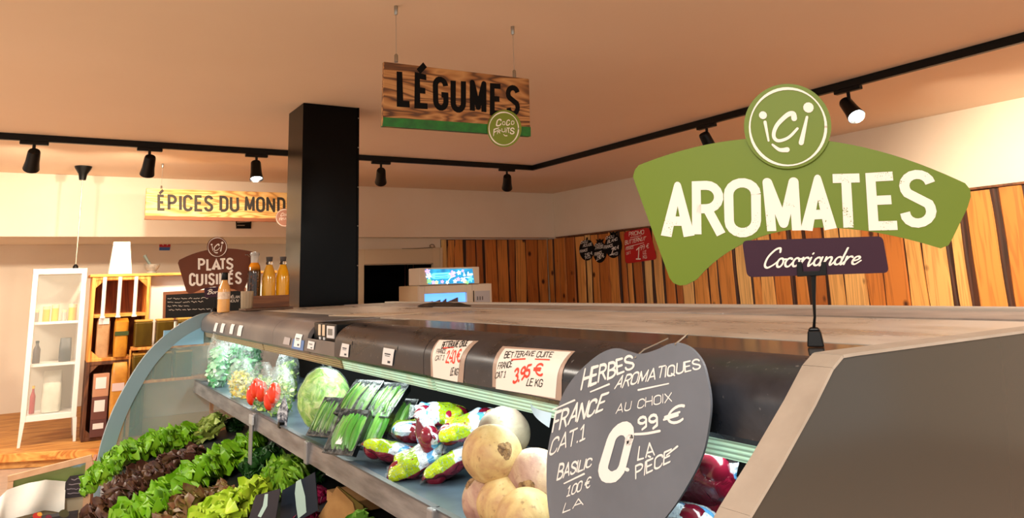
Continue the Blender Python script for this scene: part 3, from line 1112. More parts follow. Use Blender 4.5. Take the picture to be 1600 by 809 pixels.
sc.grid(bark, 18, 8)
sc.grid(lambda u, v: bark(1 - u, v) - Vector((0, 0, .005)), 18, 8)
tag(recentre(sc.build('bark_strip', pbr('dark_bark', (66, 44, 24), .9, c2=(38, 24, 12), ns=30, bump=.6))), 'thin curled strip of dark bark lying on the case top', 'bark')
for (px, py, dx, dy, lab) in ((585, 492, .12, .16, 'pale cardboard square lying flat on the case top near the control box'),):
    p = at(px, py, 'z', ZT)
    tag(recentre(MB().box((p.x - dx, p.y - dy, ZT + .0005), (p.x + dx, p.y + dy, ZT + .004), .2).build('cardboard_sheet', pbr('pale_board', (196, 178, 154), .5, c2=(180, 160, 136), ns=8), smooth=False)), lab, 'cardboard')


# ================================================================== SIGNS
def ring_stroke(mb, bd, cx, cy, rx, ry, t, rot=0.0, off=.001, n=48, brush=.35, gap=None):
    pts = ell_pix(cx, cy, rx, ry, n, rot)
    pts.append(pts[0])
    ts = [t * (1 + brush * math.sin(3 * k / n * 2 * math.pi + .7)) for k in range(len(pts))]
    stroke(mb, pts, t, lambda x, y: bd.hit(x, y) + bd.n * off, True, ts)


def px_strokes(mb, bd, strokes, off=.001):
    for pts, ts in strokes:
        p = cub(pts, 6) if len(pts) > 2 else pts
        tt = [ts[0] + (ts[-1] - ts[0]) * k / (len(p) - 1) if len(ts) == 2 else ts[0] + (ts[1] - ts[0]) * min(1, 2 * k / (len(p) - 1)) + (ts[2] - ts[1]) * max(0, 2 * k / (len(p) - 1) - 1) for k in range(len(p))]
        stroke(mb, p, 1, lambda x, y: bd.hit(x, y) + bd.n * off, True, tt)


def ici(mb, bd, cx, cy, k):
    """the badge's three letters, offsets in pixels of the large badge times k"""
    def s(pts, ts):
        return [(cx + (x - 1231) * k, cy + (y - 197) * k) for x, y in pts], [v * k for v in ts]
    px_strokes(mb, bd, [s([(1192, 180), (1192.5, 180.4)], (12, 12)), s([(1195.5, 191), (1201, 220)], (5, 3)),
                        s([(1241, 185), (1239, 178), (1230, 180), (1214, 196), (1209, 212), (1216, 220), (1232, 215), (1246, 201)], (9, 6, 4)),
                        s([(1207, 226), (1218, 234), (1230, 234)], (3, 8)), s([(1263, 168), (1263.5, 168.4)], (16, 16)), s([(1261, 183), (1252, 223)], (4, 8))], .0012)


# ---- AROMATES
cl = at(1275, 541, 'z', ZT)
bd = Board((cl.x, cl.y, 1.5), (-cl.x - .1, -cl.y, 0))
t = thing('clip_sign', (cl.x, cl.y, ZT), 'large green AROMATES sign with round badge on a black clip stand', 'sign')
out = [(991, 278)] + arc_pix((1004, 257), (1230, 234), (1490, 281), 20) + [(1517, 300)]
body = rounded([(990, 268), (1010, 252)], 0)
top = arc_pix((1008, 254), (1247, 215.5), (1497, 281), 24)
bot = arc_pix((1470, 388), (1240, 358), (1088, 437), 20)
pix = [(993, 288), (989, 276), (992, 265), (998, 258)] + top + [(1508, 286), (1516, 296), (1517, 307), (1512, 324), (1488, 373), (1482, 383)] + bot + [(1072, 445), (1062, 446), (1052, 442), (1046, 434)]
bd.solid(MB(), pix, .004).build('sign_board', M['signgreen'], t, smooth=False)
lt = MB()
lets = [('A', (1041, 369), (1077, 369), (1071, 292), (1047, 290)), ('R', (1089, 366), (1127, 366), (1124, 289), (1088, 290)), ('O', (1140, 364), (1182, 363), (1181, 285), (1138, 286)),
        ('M', (1206, 361), (1245, 360), (1240, 284), (1199, 285)), ('A', (1260, 360), (1298, 358), (1289, 280), (1266, 280)), ('T', (1304, 356), (1348, 355), (1343, 278), (1301, 279)),
        ('E', (1365, 353), (1402, 352), (1395, 275), (1360, 277)), ('S', (1415, 350), (1456, 347), (1452, 272), (1411, 273))]
for ch, *q in lets:
    text(lt, ch, bd.quad(q, .0010), .185, jit=0, cap=False)
lt.build('lettering', M['worn'], t, smooth=False)
bg = MB()
bd.solid(bg, ell_pix(1231, 198, 68, 66, 56), .004, .005)
bo = bg.build('badge', M['signgreen'], t, smooth=False)
bl = Board(bd.p + bd.n * .0052, bd.n)
lg = MB()
ring_stroke(lg, bl, 1231, 198.5, 59.5, 60, 3.4)
ici(lg, bl, 1231, 197, 1.0)
lg.build('badge_lettering', M['inkwhite'], bo, smooth=False)
np_ = MB()
bd.solid(np_, rounded([(1160, 376), (1379, 369), (1389, 426), (1168, 433)], 9), .003, .005)
no = np_.build('name_plate', M['plum'], t, smooth=False)
sl = MB()
text(sl, 'Cocoriandre', [p for p in bl.quad([(1192, 418.5), (1341, 412), (1353, 387), (1202, 388)])], .095, .0, SC, brush=.15)
sl.build('script_lettering', M['inkwhite'], no, smooth=False)
cb = MB()
e = bl.n * .006
for q in ([(1245, 409), (1253, 409), (1255, 424), (1281, 423), (1284, 409), (1291, 409), (1292, 430), (1246, 432)],):
    f = [bl.hit(*x) + e for x in q]
    cb.prism(f, [v - bl.n * .016 for v in f])
cb.build('clip_jaw', M['blackplastic'], t, smooth=False, bev=.0008)
h = [bl.hit(1271, 430) - bl.n * .002, bl.hit(1271.5, 465), bl.hit(1273, 495), Vector((cl.x, cl.y, ZT + .028))]
MB().tube(h, [.0042, .003, .002, .0025], 8).build('stem', M['blackplastic'], t)
bb = MB()
U = bd.U
for (hw, z0, hw2, z1, dp) in ((.0125, 0, .0095, .024, .012), (.0095, .024, .006, .029, .008)):
    a = [Vector((cl.x, cl.y, ZT + z0)) + U * (sx * hw) + bd.n * (sy * dp) for sx, sy in ((-1, 1), (1, 1), (1, -1), (-1, -1))]
    c = [Vector((cl.x, cl.y, ZT + z1)) + U * (sx * hw2) + bd.n * (sy * dp * .8) for sx, sy in ((-1, 1), (1, 1), (1, -1), (-1, -1))]
    bb.prism(a, c)
bb.build('clip_base', M['blackplastic'], t, smooth=False, bev=.002)


# ---- the two hanging wooden signs
def hang_sign(y, outline, strip, label, wd, stripm, rods, th):
    c = (at(*outline[0], 'y', y) + at(*outline[2], 'y', y)) / 2
    t = thing('hanging_sign', (c.x, y, c.z), label, 'sign')
    b_ = Board((0, y, 0), (0, -1, 0))
    b_.solid(MB(), outline, th).build('board', wd, t, smooth=False, bev=.004)
    if strip:
        b_.solid(MB(), strip, th + .004, .002).build('bottom_strip', stripm, t, smooth=False)
    for px, py in rods:
        p = at(px, py, 'y', y)
        p.y = y + th / 2
        MB().tube([(p.x, p.y, p.z + .02), (p.x, p.y, ZC - .035)], .0018, 6).build('wire', M['wire'], t)
        MB().lathe([(.009, -.004), (.009, .030), (.005, .036)], 12, (p.x, p.y, p.z)).build('wire_gripper', M['steel'], t)
        MB().lathe([(.006, -.045), (.009, -.04), (.009, -.001)], 12, (p.x, p.y, ZC)).build('ceiling_fixing', M['steel'], t)
    return t, b_


t, b_ = hang_sign(3.09, [(600, 96), (827, 123), (829, 213), (598, 197)], [(599, 183), (829, 198.5), (829, 213), (598, 197)],
                  'wooden LÉGUMES sign with green bottom strip hung from the ceiling on two wires', M['burnt'], M['greenpaint'], [(620.5, 95), (805.5, 119)], .022)
lt = MB()
for ch, *q in [('L', (625, 162), (640, 163), (637, 113), (624, 112)), ('É', (652, 165), (668, 166), (666, 121), (652, 118)), ('G', (681, 168), (697, 169), (696, 125), (680, 123)), ('U', (708, 171), (724, 172), (724, 127), (708, 126)),
               ('M', (738, 173), (756, 175), (756, 131), (738, 129)), ('E', (769, 176), (783, 177), (782, 135), (769, 134)), ('S', (795, 178), (809, 177), (808, 137), (793, 137))]:
    text(lt, ch, b_.quad(q, .0006), .2, cap=False)
lt.build('lettering', M['inkblack'], t, smooth=False)
bo = b_.solid(MB(), ell_pix(787, 201, 26.5, 29, 48), .004, .008).build('badge', M['badgegreen'], t, smooth=False)
bl = Board((0, 3.09 - .0082, 0), (0, -1, 0))
lg = MB()
ring_stroke(lg, bl, 787, 201, 23, 25.6, 1.5, off=.0005)
for ch, *q in [('C', (775, 197), (782, 196), (783, 186), (777, 187)), ('O', (785, 195), (789, 195), (789, 190), (785, 190)), ('C', (791, 196), (796, 195), (796, 187), (792, 188)), ('O', (799, 195), (803, 194), (803, 189), (799, 189)),
               ('F', (771, 212), (775, 208), (779, 200), (772, 202)), ('R', (777, 209), (781, 208), (782, 203), (778, 203)), ('U', (784, 206), (789, 206), (789, 200), (784, 201)), ('I', (790, 207), (791, 207), (792, 202), (791, 202)), ('T', (793, 207), (796, 207), (796, 200), (792, 200)), ('S', (797, 209), (803, 209), (803, 200), (798, 200))]:
    text(lg, ch, bl.quad(q, .0006), .2)
px_strokes(lg, bl, [([(787, 210), (789, 212), (792, 212)], (1, 1.6))], .0006)
lg.build('badge_lettering', M['inkwhite'], bo, smooth=False)

t, b_ = hang_sign(8.18, [(229, 294), (482, 302), (482, 346), (226.5, 340)], [(226.8, 336.5), (482, 342.5), (482, 347), (226.3, 342.5)],
                  'long pale wooden ÉPICES DU MONDE sign hung from the ceiling behind the column', M['goldwood'], M['brownedge'], [(252.5, 295), (470, 301)], .05)
lt = MB()
for ch, *q in [('É', (248, 327), (257, 327.2), (256, 306), (248, 305.6)), ('P', (264, 327.4), (275, 327.6), (274, 306), (264, 305.6)), ('I', (281, 328), (283, 328), (283, 306), (281, 306)), ('C', (288, 328), (299, 328.4), (299, 306.6), (288, 306)), ('E', (306, 328.4), (316, 328.6), (315, 307), (306, 306.7)), ('S', (321, 328.6), (331, 328.8), (331, 307.4), (321, 307)),
               ('D', (345, 328.8), (355, 329), (355, 308), (345, 307.6)), ('U', (361, 329), (372, 329.2), (371, 308.4), (361, 308)), ('M', (384, 329), (396, 329.4), (396, 309), (385, 308.6)), ('O', (402, 329.4), (412, 329.6), (412, 309.4), (402, 309)), ('N', (418, 329.6), (428, 329.8), (428, 310), (418, 309.6)), ('D', (435, 330), (444, 330), (444, 310.4), (435, 310)), ('E', (450, 330), (460, 330), (459, 310.8), (450, 310.4))]:
    text(lt, ch, b_.quad(q, .001), .2, cap=False)
lt.build('lettering', pbr('dark_brown_ink', (44, 34, 24), .6), t, smooth=False)
bo = b_.solid(MB(), ell_pix(444.5, 340, 14.2, 14.2, 36), .006, .012).build('badge', M['badgepink'], t, smooth=False)
bl = Board((0, 8.18 - .0125, 0), (0, -1, 0))
lg = MB()
ring_stroke(lg, bl, 444.5, 340, 12.8, 12.8, 1.0, off=.001)
for ch, *q in [('C', (438, 338), (442, 337), (443, 332.5), (440, 333)), ('O', (443, 337), (445, 337), (446, 334), (444, 334)), ('C', (446.5, 337), (450, 336.5), (450, 333), (448, 333)), ('F', (436, 345), (438, 344), (440, 340), (437, 340.5)), ('R', (439, 344), (441, 344), (442, 340.5), (440, 340.5)), ('U', (443, 343), (445, 343), (446, 340), (443, 340)), ('I', (446.5, 343), (447, 343), (447, 340.5), (446.7, 340.5)), ('T', (448, 343), (450, 343), (450, 340), (448, 340)), ('S', (451, 344), (454, 343.5), (454, 340), (451.5, 340))]:
    text(lg, ch, bl.quad(q, .001), .2)
lg.build('badge_lettering', M['inkwhite'], bo, smooth=False)

# ---- PLATS CUISINÉS on the far end of the case
pc = at(345, 484, 'z', ZT)
PY = 4.80
bd = Board((.86, PY, 1.5), (-.22, -1, 0))
pc = Vector((bd.hit(336, 470).x, bd.hit(336, 470).y, ZT))
t = thing('clip_sign', pc, 'small brown PLATS CUISINÉS sign with round badge behind the sauce bottle', 'sign')
pix = [(278, 411), (280, 406)] + arc_pix((284, 404), (338, 388.5), (398, 394), 14) + [(402, 397), (402, 401), (383, 449), (380, 455)] + arc_pix((374, 455), (336, 448), (302, 458), 10) + [(296, 459), (291, 455)]
bd.solid(MB(), pix, .005).build('sign_board', M['signbrown'], t, smooth=False)
lt = MB()
for ch, *q in [('P', (311, 421), (319, 421), (319, 405), (311, 405)), ('L', (324, 421), (330, 421), (330, 405), (324, 405)), ('A', (333, 421), (343, 421), (339, 405), (337, 405)), ('T', (344, 420), (352, 420), (352, 404.5), (344, 405)), ('S', (355, 420), (363, 419), (363, 404), (355, 404)),
               ('C', (297, 445), (304, 445), (304, 428), (297, 428)), ('U', (308, 445), (316, 445), (316, 428), (308, 428)), ('I', (321, 444), (323, 444), (323, 428), (321, 428)), ('S', (327, 444), (334, 444), (334, 428), (327, 428)), ('I', (338, 444), (340, 444), (340, 428), (338, 428)), ('N', (344, 444), (353, 444), (353, 428), (344, 428)), ('É', (358, 443), (364, 443), (364, 428), (358, 428)), ('S', (369, 442), (376, 442), (376, 426), (369, 426))]:
    text(lt, ch, bd.quad(q, .0012), .2, cap=False)
lt.build('lettering', M['inkwhite'], t, smooth=False)
bo = bd.solid(MB(), ell_pix(339.5, 386, 16, 16, 40), .005, .006).build('badge', M['signbrown'], t, smooth=False)
bl = Board(bd.p + bd.n * .0065, bd.n)
lg = MB()
ring_stroke(lg, bl, 339.5, 386, 14.4, 14.6, .9, off=.0012)
ici(lg, bl, 339.8, 386, .235)
lg.build('badge_lettering', M['inkwhite'], bo, smooth=False)
no = bd.solid(MB(), rounded([(319, 450), (356, 446.5), (357, 462), (320, 465)], 2), .004, .006).build('name_plate', M['plum'], t, smooth=False)
sl = MB()
text(sl, 'Bord', bl.quad([(323, 459.5), (346, 458), (348, 452), (325, 452)], .0012), .13, .0, SC)
sl.build('script_lettering', M['inkwhite'], no, smooth=False)
MB().tube([bd.hit(336, 462) - bd.n * .006, Vector((pc.x, pc.y + .012, ZT + .02))], .003, 8).build('stem', M['blackplastic'], t)
MB().lathe([(.022, 0), (.02, .012), (.008, .024)], 16, Vector((pc.x, pc.y + .012, ZT))).build('clip_base', M['blackplastic'], t)

# ---- heart-shaped slate hung on the canopy
hb = Board((.79, 1, 1), (-1, 0, 0))
hp = cub([(995, 553), (978, 548), (960, 544), (938, 552), (915, 570), (896, 590), (880, 615), (868, 648), (858, 690), (854, 729), (856, 790), (868, 845), (890, 885), (915, 905), (945, 900), (985, 868), (1039, 809), (1070, 765), (1097, 712), (1108, 660), (1110, 625), (1105, 592), (1097, 565), (1081, 545), (1062, 536), (1046, 537), (1028, 545), (1010, 551), (995, 553)], 4)[:-1]
t = thing('slate_sign', hb.hit(920, 890), 'big grey heart-shaped slate chalked HERBES AROMATIQUES 0.99 hanging from the canopy', 'price sign')
hb.solid(MB(), hp, .004).build('slate', M['slate'], t, smooth=False)
lt = MB()


def hq(*q):
    return hb.quad(q, .0006)


for tx, q, tk, sd in [('HERBES', ((909, 606), (991, 575), (988, 556), (914, 577)), .17, 1), ('AROMATIQUES', ((961, 607), (1095, 575), (1093, 560), (968, 588)), .15, 2), ('AU CHOIX', ((963, 645), (1050, 626), (1049, 613), (966, 631)), .13, 3),
                      ('FRANCE', ((864, 673), (941, 641), (949, 616), (870, 643)), .15, 4), ('CAT.1', ((858, 712), (912, 686), (915, 663), (864, 687)), .13, 5), ('0', ((938, 746), (968, 749), (986, 670), (958, 672)), .23, 6), ('99', ((998, 671), (1028, 667), (1027, 645), (999, 652)), .2, 7),
                      ('€', ((1041, 663), (1070, 656), (1070, 629), (1041, 640)), .16, 8), ('LA', ((997, 718), (1023, 711), (1022, 691), (1000, 697)), .14, 9), ('PIÈCE', ((994, 747), (1047, 722), (1050, 703), (994, 728)), .16, 10), ('BASILIC', ((871, 749), (924, 728), (926, 715), (875, 726)), .17, 11), ('1.00 €', ((886, 775), (922, 761), (925, 745), (889, 760)), .15, 12), ('LA', ((880, 800), (912, 788), (913, 776), (884, 786)), .15, 13)]:
    text(lt, tx, hq(*q), tk, .13, G, .05, seed=sd, brush=.2)
px_strokes(lt, hb, [([(923, 612), (952, 600)], (2, 3)), ([(998, 609), (1045, 599)], (3, 2)), ([(993, 678), (1010, 677), (1031, 673)], (4, 4)), ([(882, 755), (913, 740)], (2, 3)), ([(979.5, 733), (981, 733.5)], (6, 6)), ([(864, 640), (898, 625)], (2, 3)), ([(1042, 711), (1059, 697)], (2, 3))], .0006)
lt.build('chalk_writing', M['chalk'], t, smooth=False)
hk = MB()
for pts in ([(993, 559), (997, 549), (1004, 544), (1012, 538)], [(1056, 538), (1058, 530), (1053, 527), (1040, 533), (1030, 540)]):
    hk.tube([hb.hit(*q) + Vector((-.002 + .015 * i, 0, .002 * i)) for i, q in enumerate(pts)], .0012, 6)
hk.build('wire_hook', M['wire'], t)

# ---- boards on the plank wall
WX = XR - .04
wb = Board((WX, 0, 0), (-1, 0, 0))


def wall_slate(cx, cy, rx, ry, top, label, lines):
    t = thing('price_slate', wb.hit(cx, cy + ry), label, 'price sign', 'black round chalk boards on the plank wall')
    pts = []
    for k in range(40):
        a = 2 * math.pi * k / 40
        r_ = 1 - (.12 * max(0, math.cos(a - math.pi * 1.5)) ** 12 if top == 'notch' else 0)
        pts.append((cx + rx * math.cos(a) * r_ * (1 + .05 * math.cos(2 * a)), cy + ry * math.sin(a) * r_))
    wb.solid(MB(), pts, .006).build('slate', M['slateblack'], t, smooth=False)
    if top == 'crown':
        wb.solid(MB(), [(cx - 4, cy - ry + 2), (cx - 6, cy - ry - 3), (cx - 2, cy - ry - 1.5), (cx, cy - ry - 4), (cx + 2, cy - ry - 1.5), (cx + 6, cy - ry - 3.5), (cx + 4, cy - ry + 2)], .006).build('leaf_top', M['slateblack'], t, smooth=False)
    else:
        wb.solid(MB(), [(cx - 1, cy - ry + 3), (cx - .5, cy - ry - 2), (cx + 1.4, cy - ry - 2.4), (cx + 1.2, cy - ry + 3)], .006).build('stalk', M['slateblack'], t, smooth=False)
    lt = MB()
    for i, (tx, q) in enumerate(lines):
        text(lt, tx, wb.quad(q, .001), .17, .12, G, .05, seed=i)
    lt.build('chalk_writing', M['chalk'], t, smooth=False)


wall_slate(916.5, 390, 11, 17, 'notch', 'black apple-shaped chalk board, leftmost of three on the plank wall', [('CHOU', ((907, 381), (918, 379), (918, 375), (908, 377))), ('ROUGE', ((911, 386), (925, 383), (925, 379), (912, 382))), ('FRANCE', ((906, 395), (918, 392), (918, 388), (906, 391))), ('2.90 €', ((914, 401), (926, 397), (925, 393), (914, 396))), ('KG', ((915, 405), (923, 402), (922, 399), (915, 401)))])
wall_slate(937, 393.5, 10, 17, 'crown', 'black crowned tomato-shaped chalk board, middle of three on the plank wall', [('CHOU', ((929, 385), (940, 383), (940, 379), (930, 381))), ('FRISÉ', ((930, 390), (943, 387), (943, 383), (931, 386))), ('FRANCE', ((929, 400), (941, 396), (940, 392), (929, 395))), ('1.90 €', ((932, 407), (944, 401), (943, 396), (934, 399)))])
wall_slate(958, 384, 12.5, 19, 'crown', 'black crowned chalk board, rightmost of three, beside the red board', [('CHOU', ((946, 374), (959, 371), (959, 367), (947, 370))), ('BLANC', ((949, 380), (965, 375), (965, 371), (950, 375))), ('FRANCE', ((944, 389), (958, 385), (957, 381), (944, 384))), ('1', ((953, 398), (957, 397), (960, 386), (957, 386))), ('90 €', ((959, 391), (967, 388), (967, 383), (959, 386))), ('KG', ((959, 399), (965, 398), (965, 394), (959, 395)))])
t = thing('promo_board', wb.hit(998, 410), 'red square board written PROMO BUTTERNUT on the plank wall', 'price sign')
wb.solid(MB(), rounded([(975, 362), (1014, 355), (1026, 405), (977, 412)], 6), .006).build('board', M['red'], t, smooth=False)
lt = MB()
for i, (tx, q, tk) in enumerate([('PROMO', ((983, 369), (1006, 365), (1006, 359), (983, 363)), .17), ('BUTTERNUT', ((977, 382), (1008, 375), (1010, 369), (977, 376)), .16), ('FRANCE', ((978, 391), (990, 388), (990, 384), (978, 387)), .14), ('CAT 1', ((979, 398), (985, 396), (985, 392), (979, 394)), .14), ('1', ((994, 404), (999, 404), (1001, 386), (996, 386)), .12), ('99 €', ((1000, 391), (1014, 387), (1014, 380), (1000, 384)), .13), ('LE', ((1005, 397), (1010, 396), (1010, 391), (1005, 392)), .15), ('KG', ((1005, 404), (1011, 403), (1010, 398), (1005, 399)), .15)]):
    text(lt, tx, wb.quad(q, .001), tk, .12, G, .05, seed=i)
px_strokes(lt, wb, [([(979, 386), (1006, 379)], (.8, .8)), ([(985, 371.5), (1002, 368)], (.8, .8))], .001)
lt.build('chalk_writing', M['inkwhite'], t, smooth=False)

# small dark plate on the soffit, cable on the door casing
sb = Board((0, 9.268, 0), (0, -1, 0))
t = thing('wall_plate', sb.hit(381, 357), 'small dark notice on the upper wall under the spice sign', 'notice')
sb.solid(MB(), [(368, 340), (393, 340), (392, 357), (369, 357)], .012, .013).build('plate', M['slateblack'], t, smooth=False)
lt = MB()
px_strokes(lt, Board((0, 9.255, 0), (0, -1, 0)), [([(371, 347), (390, 346)], (2, 2)), ([(371, 352), (382, 352)], (1.2, 1.2))], .001)
lt.build('print', pbr('faded_print', (150, 140, 125), .7), t, smooth=False)
mb = MB()
pts = [Vector((4.10 + .5 * k / 12, YB - .03, 1.888 + .02 * (k / 12) ** 2)) for k in range(13)]
for k in range(30):
    a = k * .9
    pts.append(Vector((4.55 + .035 * math.cos(a), YB - .032 + .008 * math.sin(a * .5), 1.925 + .022 * math.sin(a))))
mb.tube(pts, .006, 6)
tag(recentre(mb.build('cable', pbr('grey_cable', (150, 132, 108), .6))), 'loose coil of cable lying on top of the doorway casing', 'cable')

# ================================================================== FREEZER behind the case
FY = 8.3
fb = Board((0, FY, 0), (0, -1, 0))
fx0, fx1, hx1 = 3.828, 4.83, 4.645
t = thing('upright_freezer', ((fx0 + fx1) / 2, FY + .3, 0), 'white upright ice cream freezer with a lit blue header in front of the doorway', 'freezer')
zb = 1.392
mb = MB().box((fx0, FY + .055, .02), (fx1, FY + .62, zb))
mb.build('cabinet', M['cream'], t, smooth=False, bev=.01)
M['freezerwhite'] = pbr('freezer_white', (226, 214, 198), .4)
dx0, dx1, dz1 = fx0 + .07, fx0 + .645, zb - .10
mb = MB().box((fx0, FY, .10), (dx0, FY + .054, zb - .004)).box((dx1, FY, .10), (dx1 + .07, FY + .054, zb - .004)).box((dx0, FY, dz1), (dx1, FY + .054, zb - .004)).box((dx0, FY, .10), (dx1, FY + .054, .22))
dr = mb.build('door', M['freezerwhite'], t, smooth=False, bev=.004)
M['icelight'] = pbr('freezer_lit_back', (120, 180, 250), .5, emit=(90, 160, 250), es=.9)
MB().box((dx0, FY + .046, .22), (dx1, FY + .05, dz1)).build('lit_interior', M['icelight'], dr, smooth=False)
mb = MB()
for k, (a, c) in enumerate(((.02, .12), (.13, .22), (.25, .30), (.33, .46))):
    mb.prism([Vector((dx0 + a, FY + .02, .9)), Vector((dx0 + c, FY + .02, .9)), Vector((dx0 + c, FY + .02, 1.205 + .01 * k)), Vector((dx0 + a, FY + .02, 1.19))], [Vector((dx0 + a, FY + .045, .9)), Vector((dx0 + c, FY + .045, .9)), Vector((dx0 + c, FY + .045, 1.205 + .01 * k)), Vector((dx0 + a, FY + .045, 1.19))])
mb.build('packages', pbr('grey_packages', (112, 96, 96), .5, c2=(66, 60, 74), ns=30), dr, smooth=False)
mb = MB().box((dx1 + .072, FY + .004, .1), (fx1, FY + .054, zb - .004))
mb.build('side_panel', M['freezerwhite'], t, smooth=False, bev=.003)
MB().box((dx1 + .088, FY - .002, .5), (dx1 + .10, FY + .0035, zb - .085)).build('door_gap', M['black'], t, smooth=False)
ctl = MB().box((dx1 + .115, FY - .003, .7), (fx1 - .03, FY + .0035, zb - .09)).build('control_panel', pbr('pale_grey_panel', (190, 190, 198), .4), t, smooth=False)
lt = MB()
for k in range(3):
    x = dx1 + .14 + .035 * k
    lt.box((x, FY - .005, 1.19), (x + .014, FY - .0035, 1.235))
lt.build('button', pbr('button_grey', (90, 92, 98), .5), ctl, smooth=False)
hz0, hz1 = zb + .002, 1.60
hd = MB().box((fx0 - .005, FY - .02, hz0), (hx1, FY + .30, hz1)).build('header', M['freezerwhite'], t, smooth=False, bev=.008)


def screen_mat():
    t_ = NT('backlit_panel')
    vor = t_.n('TexVoronoi', feature='F1')
    vor.inputs['Scale'].default_value = 26
    t_.l(t_.coord((1, 0, 1.3)), vor.inputs['Vector'])
    n = t_.noise(t_.coord(), 6, 2)
    base = t_.ramp(n, [(.35, lin((22, 96, 140))), (.65, lin((40, 140, 176)))])
    t_.l(base, t_.b.inputs['Base Color'])
    t_.l(base, t_.b.inputs['Emission Color'])
    t_.b.inputs['Emission Strength'].default_value = 1.2
    return t_.m


sq = [(664, 420.5), (738, 419.5), (741, 442), (669, 444)]
scb = Board((0, FY - .021, 0), (0, -1, 0))
so = scb.solid(MB(), sq, .004, .004).build('lit_screen', screen_mat(), hd, smooth=False)
sg = Board((0, FY - .0252, 0), (0, -1, 0))
GL = {}
for nm, c in (('glow_white', (230, 245, 255)), ('glow_cyan', (96, 214, 244)), ('glow_pink', (240, 150, 190)), ('glow_green', (120, 214, 110)), ('glow_yellow', (236, 226, 130)), ('glow_blue', (30, 120, 190))):
    GL[nm] = pbr(nm, c, .4, emit=c, es=1.2)
art = {k: MB() for k in GL}
px_strokes(art['glow_cyan'], sg, [([(678, 431), (700, 430)], (9, 9))], .0006)
px_strokes(art['glow_blue'], sg, [([(680, 430), (699, 429)], (1.4, 1.4)), ([(680, 433.5), (699, 432.5)], (1.2, 1.2))], .0012)
rn = random.Random(5)


def flower(mb, x, y, r_):
    for k in range(5):
        a = k * 1.257 + x
        px_strokes(mb, sg, [([(x, y), (x + r_ * math.cos(a), y + r_ * math.sin(a))], (r_ * .35, r_ * .8))], .0009)


for nm, x, y, r_ in [('glow_pink', 668, 424, 3), ('glow_white', 670, 431, 3.4), ('glow_green', 671, 439, 3), ('glow_pink', 677, 441, 2.2), ('glow_yellow', 682, 441, 2.2), ('glow_pink', 707, 428, 4), ('glow_white', 708, 426, 2), ('glow_white', 717, 426, 2.6), ('glow_white', 724, 437, 3.2), ('glow_cyan', 735, 436, 3.4), ('glow_pink', 716, 436, 2.4), ('glow_white', 711, 439, 2.4), ('glow_pink', 723, 423, 1.6), ('glow_green', 730, 441, 2), ('glow_pink', 691, 440, 2), ('glow_white', 699, 441, 2), ('glow_yellow', 727, 440, 1.8)]:
    flower(art[nm], x, y, r_)
px_strokes(art['glow_white'], sg, [([(700, 439), (704, 434), (709, 432)], (1, 1))], .0009)
text(art['glow_white'], 'la', sg.quad([(724, 431), (727, 430.6), (727, 426), (724.4, 426)], .001), .2, 0, SC)
text(art['glow_white'], 'lace', sg.quad([(730, 430.5), (738, 429.6), (738, 424.6), (730.4, 425)], .001), .2, 0, SC)
px_strokes(art['glow_white'], sg, [([(726, 433.5), (737, 432.4)], (.8, .8))], .0009)
for k, mb in art.items():
    mb.build('screen_artwork', GL[k], so, smooth=False)

# pale garments hanging in the dark passage
hm = [pbr('cloth_pink', (150, 96, 90), .9), pbr('cloth_cream', (190, 150, 110), .9), pbr('cloth_grey', (150, 140, 130), .9)]
for i, (px, z1, hgt, lab) in enumerate(((633, 1.36, .20, 'small pinkish cloth hanging in the dark doorway, left of the other two'), (646, 1.46, .22, 'cream cloth hanging highest in the dark doorway'), (637, 1.26, .24, 'pale grey cloth hanging lowest in the dark doorway'))):
    p = at(px, 440, 'y', YB + .6 + .2 * i)
    mb = MB()
    mb.lathe([(.006, z1 + .05), (.012, z1), (.05, z1 - .05), (.045, z1 - hgt * .6), (.06, z1 - hgt), (.001, z1 - hgt - .005)], 12, (p.x, p.y, 0))
    mb.tube([(p.x, p.y, z1 + .045), (p.x, p.y, 2.199)], .004, 6)
    tag(recentre(mb.build('hanging_cloth', hm[i])), lab, 'cloth', 'cloths hanging in the dark doorway')

# ================================================================== LEFT CORNER
PZ = .12
pd = MB()
fl = [Vector((-2.6, 8.26)), Vector((-.2, 7.97)), Vector((.56, 7.60)), Vector((3.19, 6.9)), Vector((3.19, YR - .005)), Vector((-2.6, YR - .005))]
t = thing('display_podium', (.2, 8.6, 0), 'low wooden platform with orange front edge under the white cabinet and crates', 'platform')
MB().prism([Vector((p.x, p.y, .004)) for p in fl], [Vector((p.x, p.y, PZ - .001)) for p in fl]).build('deck', M['podium'], t, smooth=False)
eb = MB()
for a, c in ((fl[0], fl[1]), (fl[1], fl[2]), (fl[2], fl[3])):
    d_ = (c - a).normalized()
    n_ = Vector((d_.y, -d_.x))
    q = [a + n_ * .03, c + n_ * .03, c - n_ * .001, a - n_ * .001]
    q = [a + n_ * .035, c + n_ * .035, c + n_ * .0005, a + n_ * .0005]
    eb.prism([Vector((p.x, p.y, .06)) for p in q], [Vector((p.x, p.y, PZ + .008)) for p in q])
eb.build('front_edge', M['pine'], t, smooth=False, bev=.004)

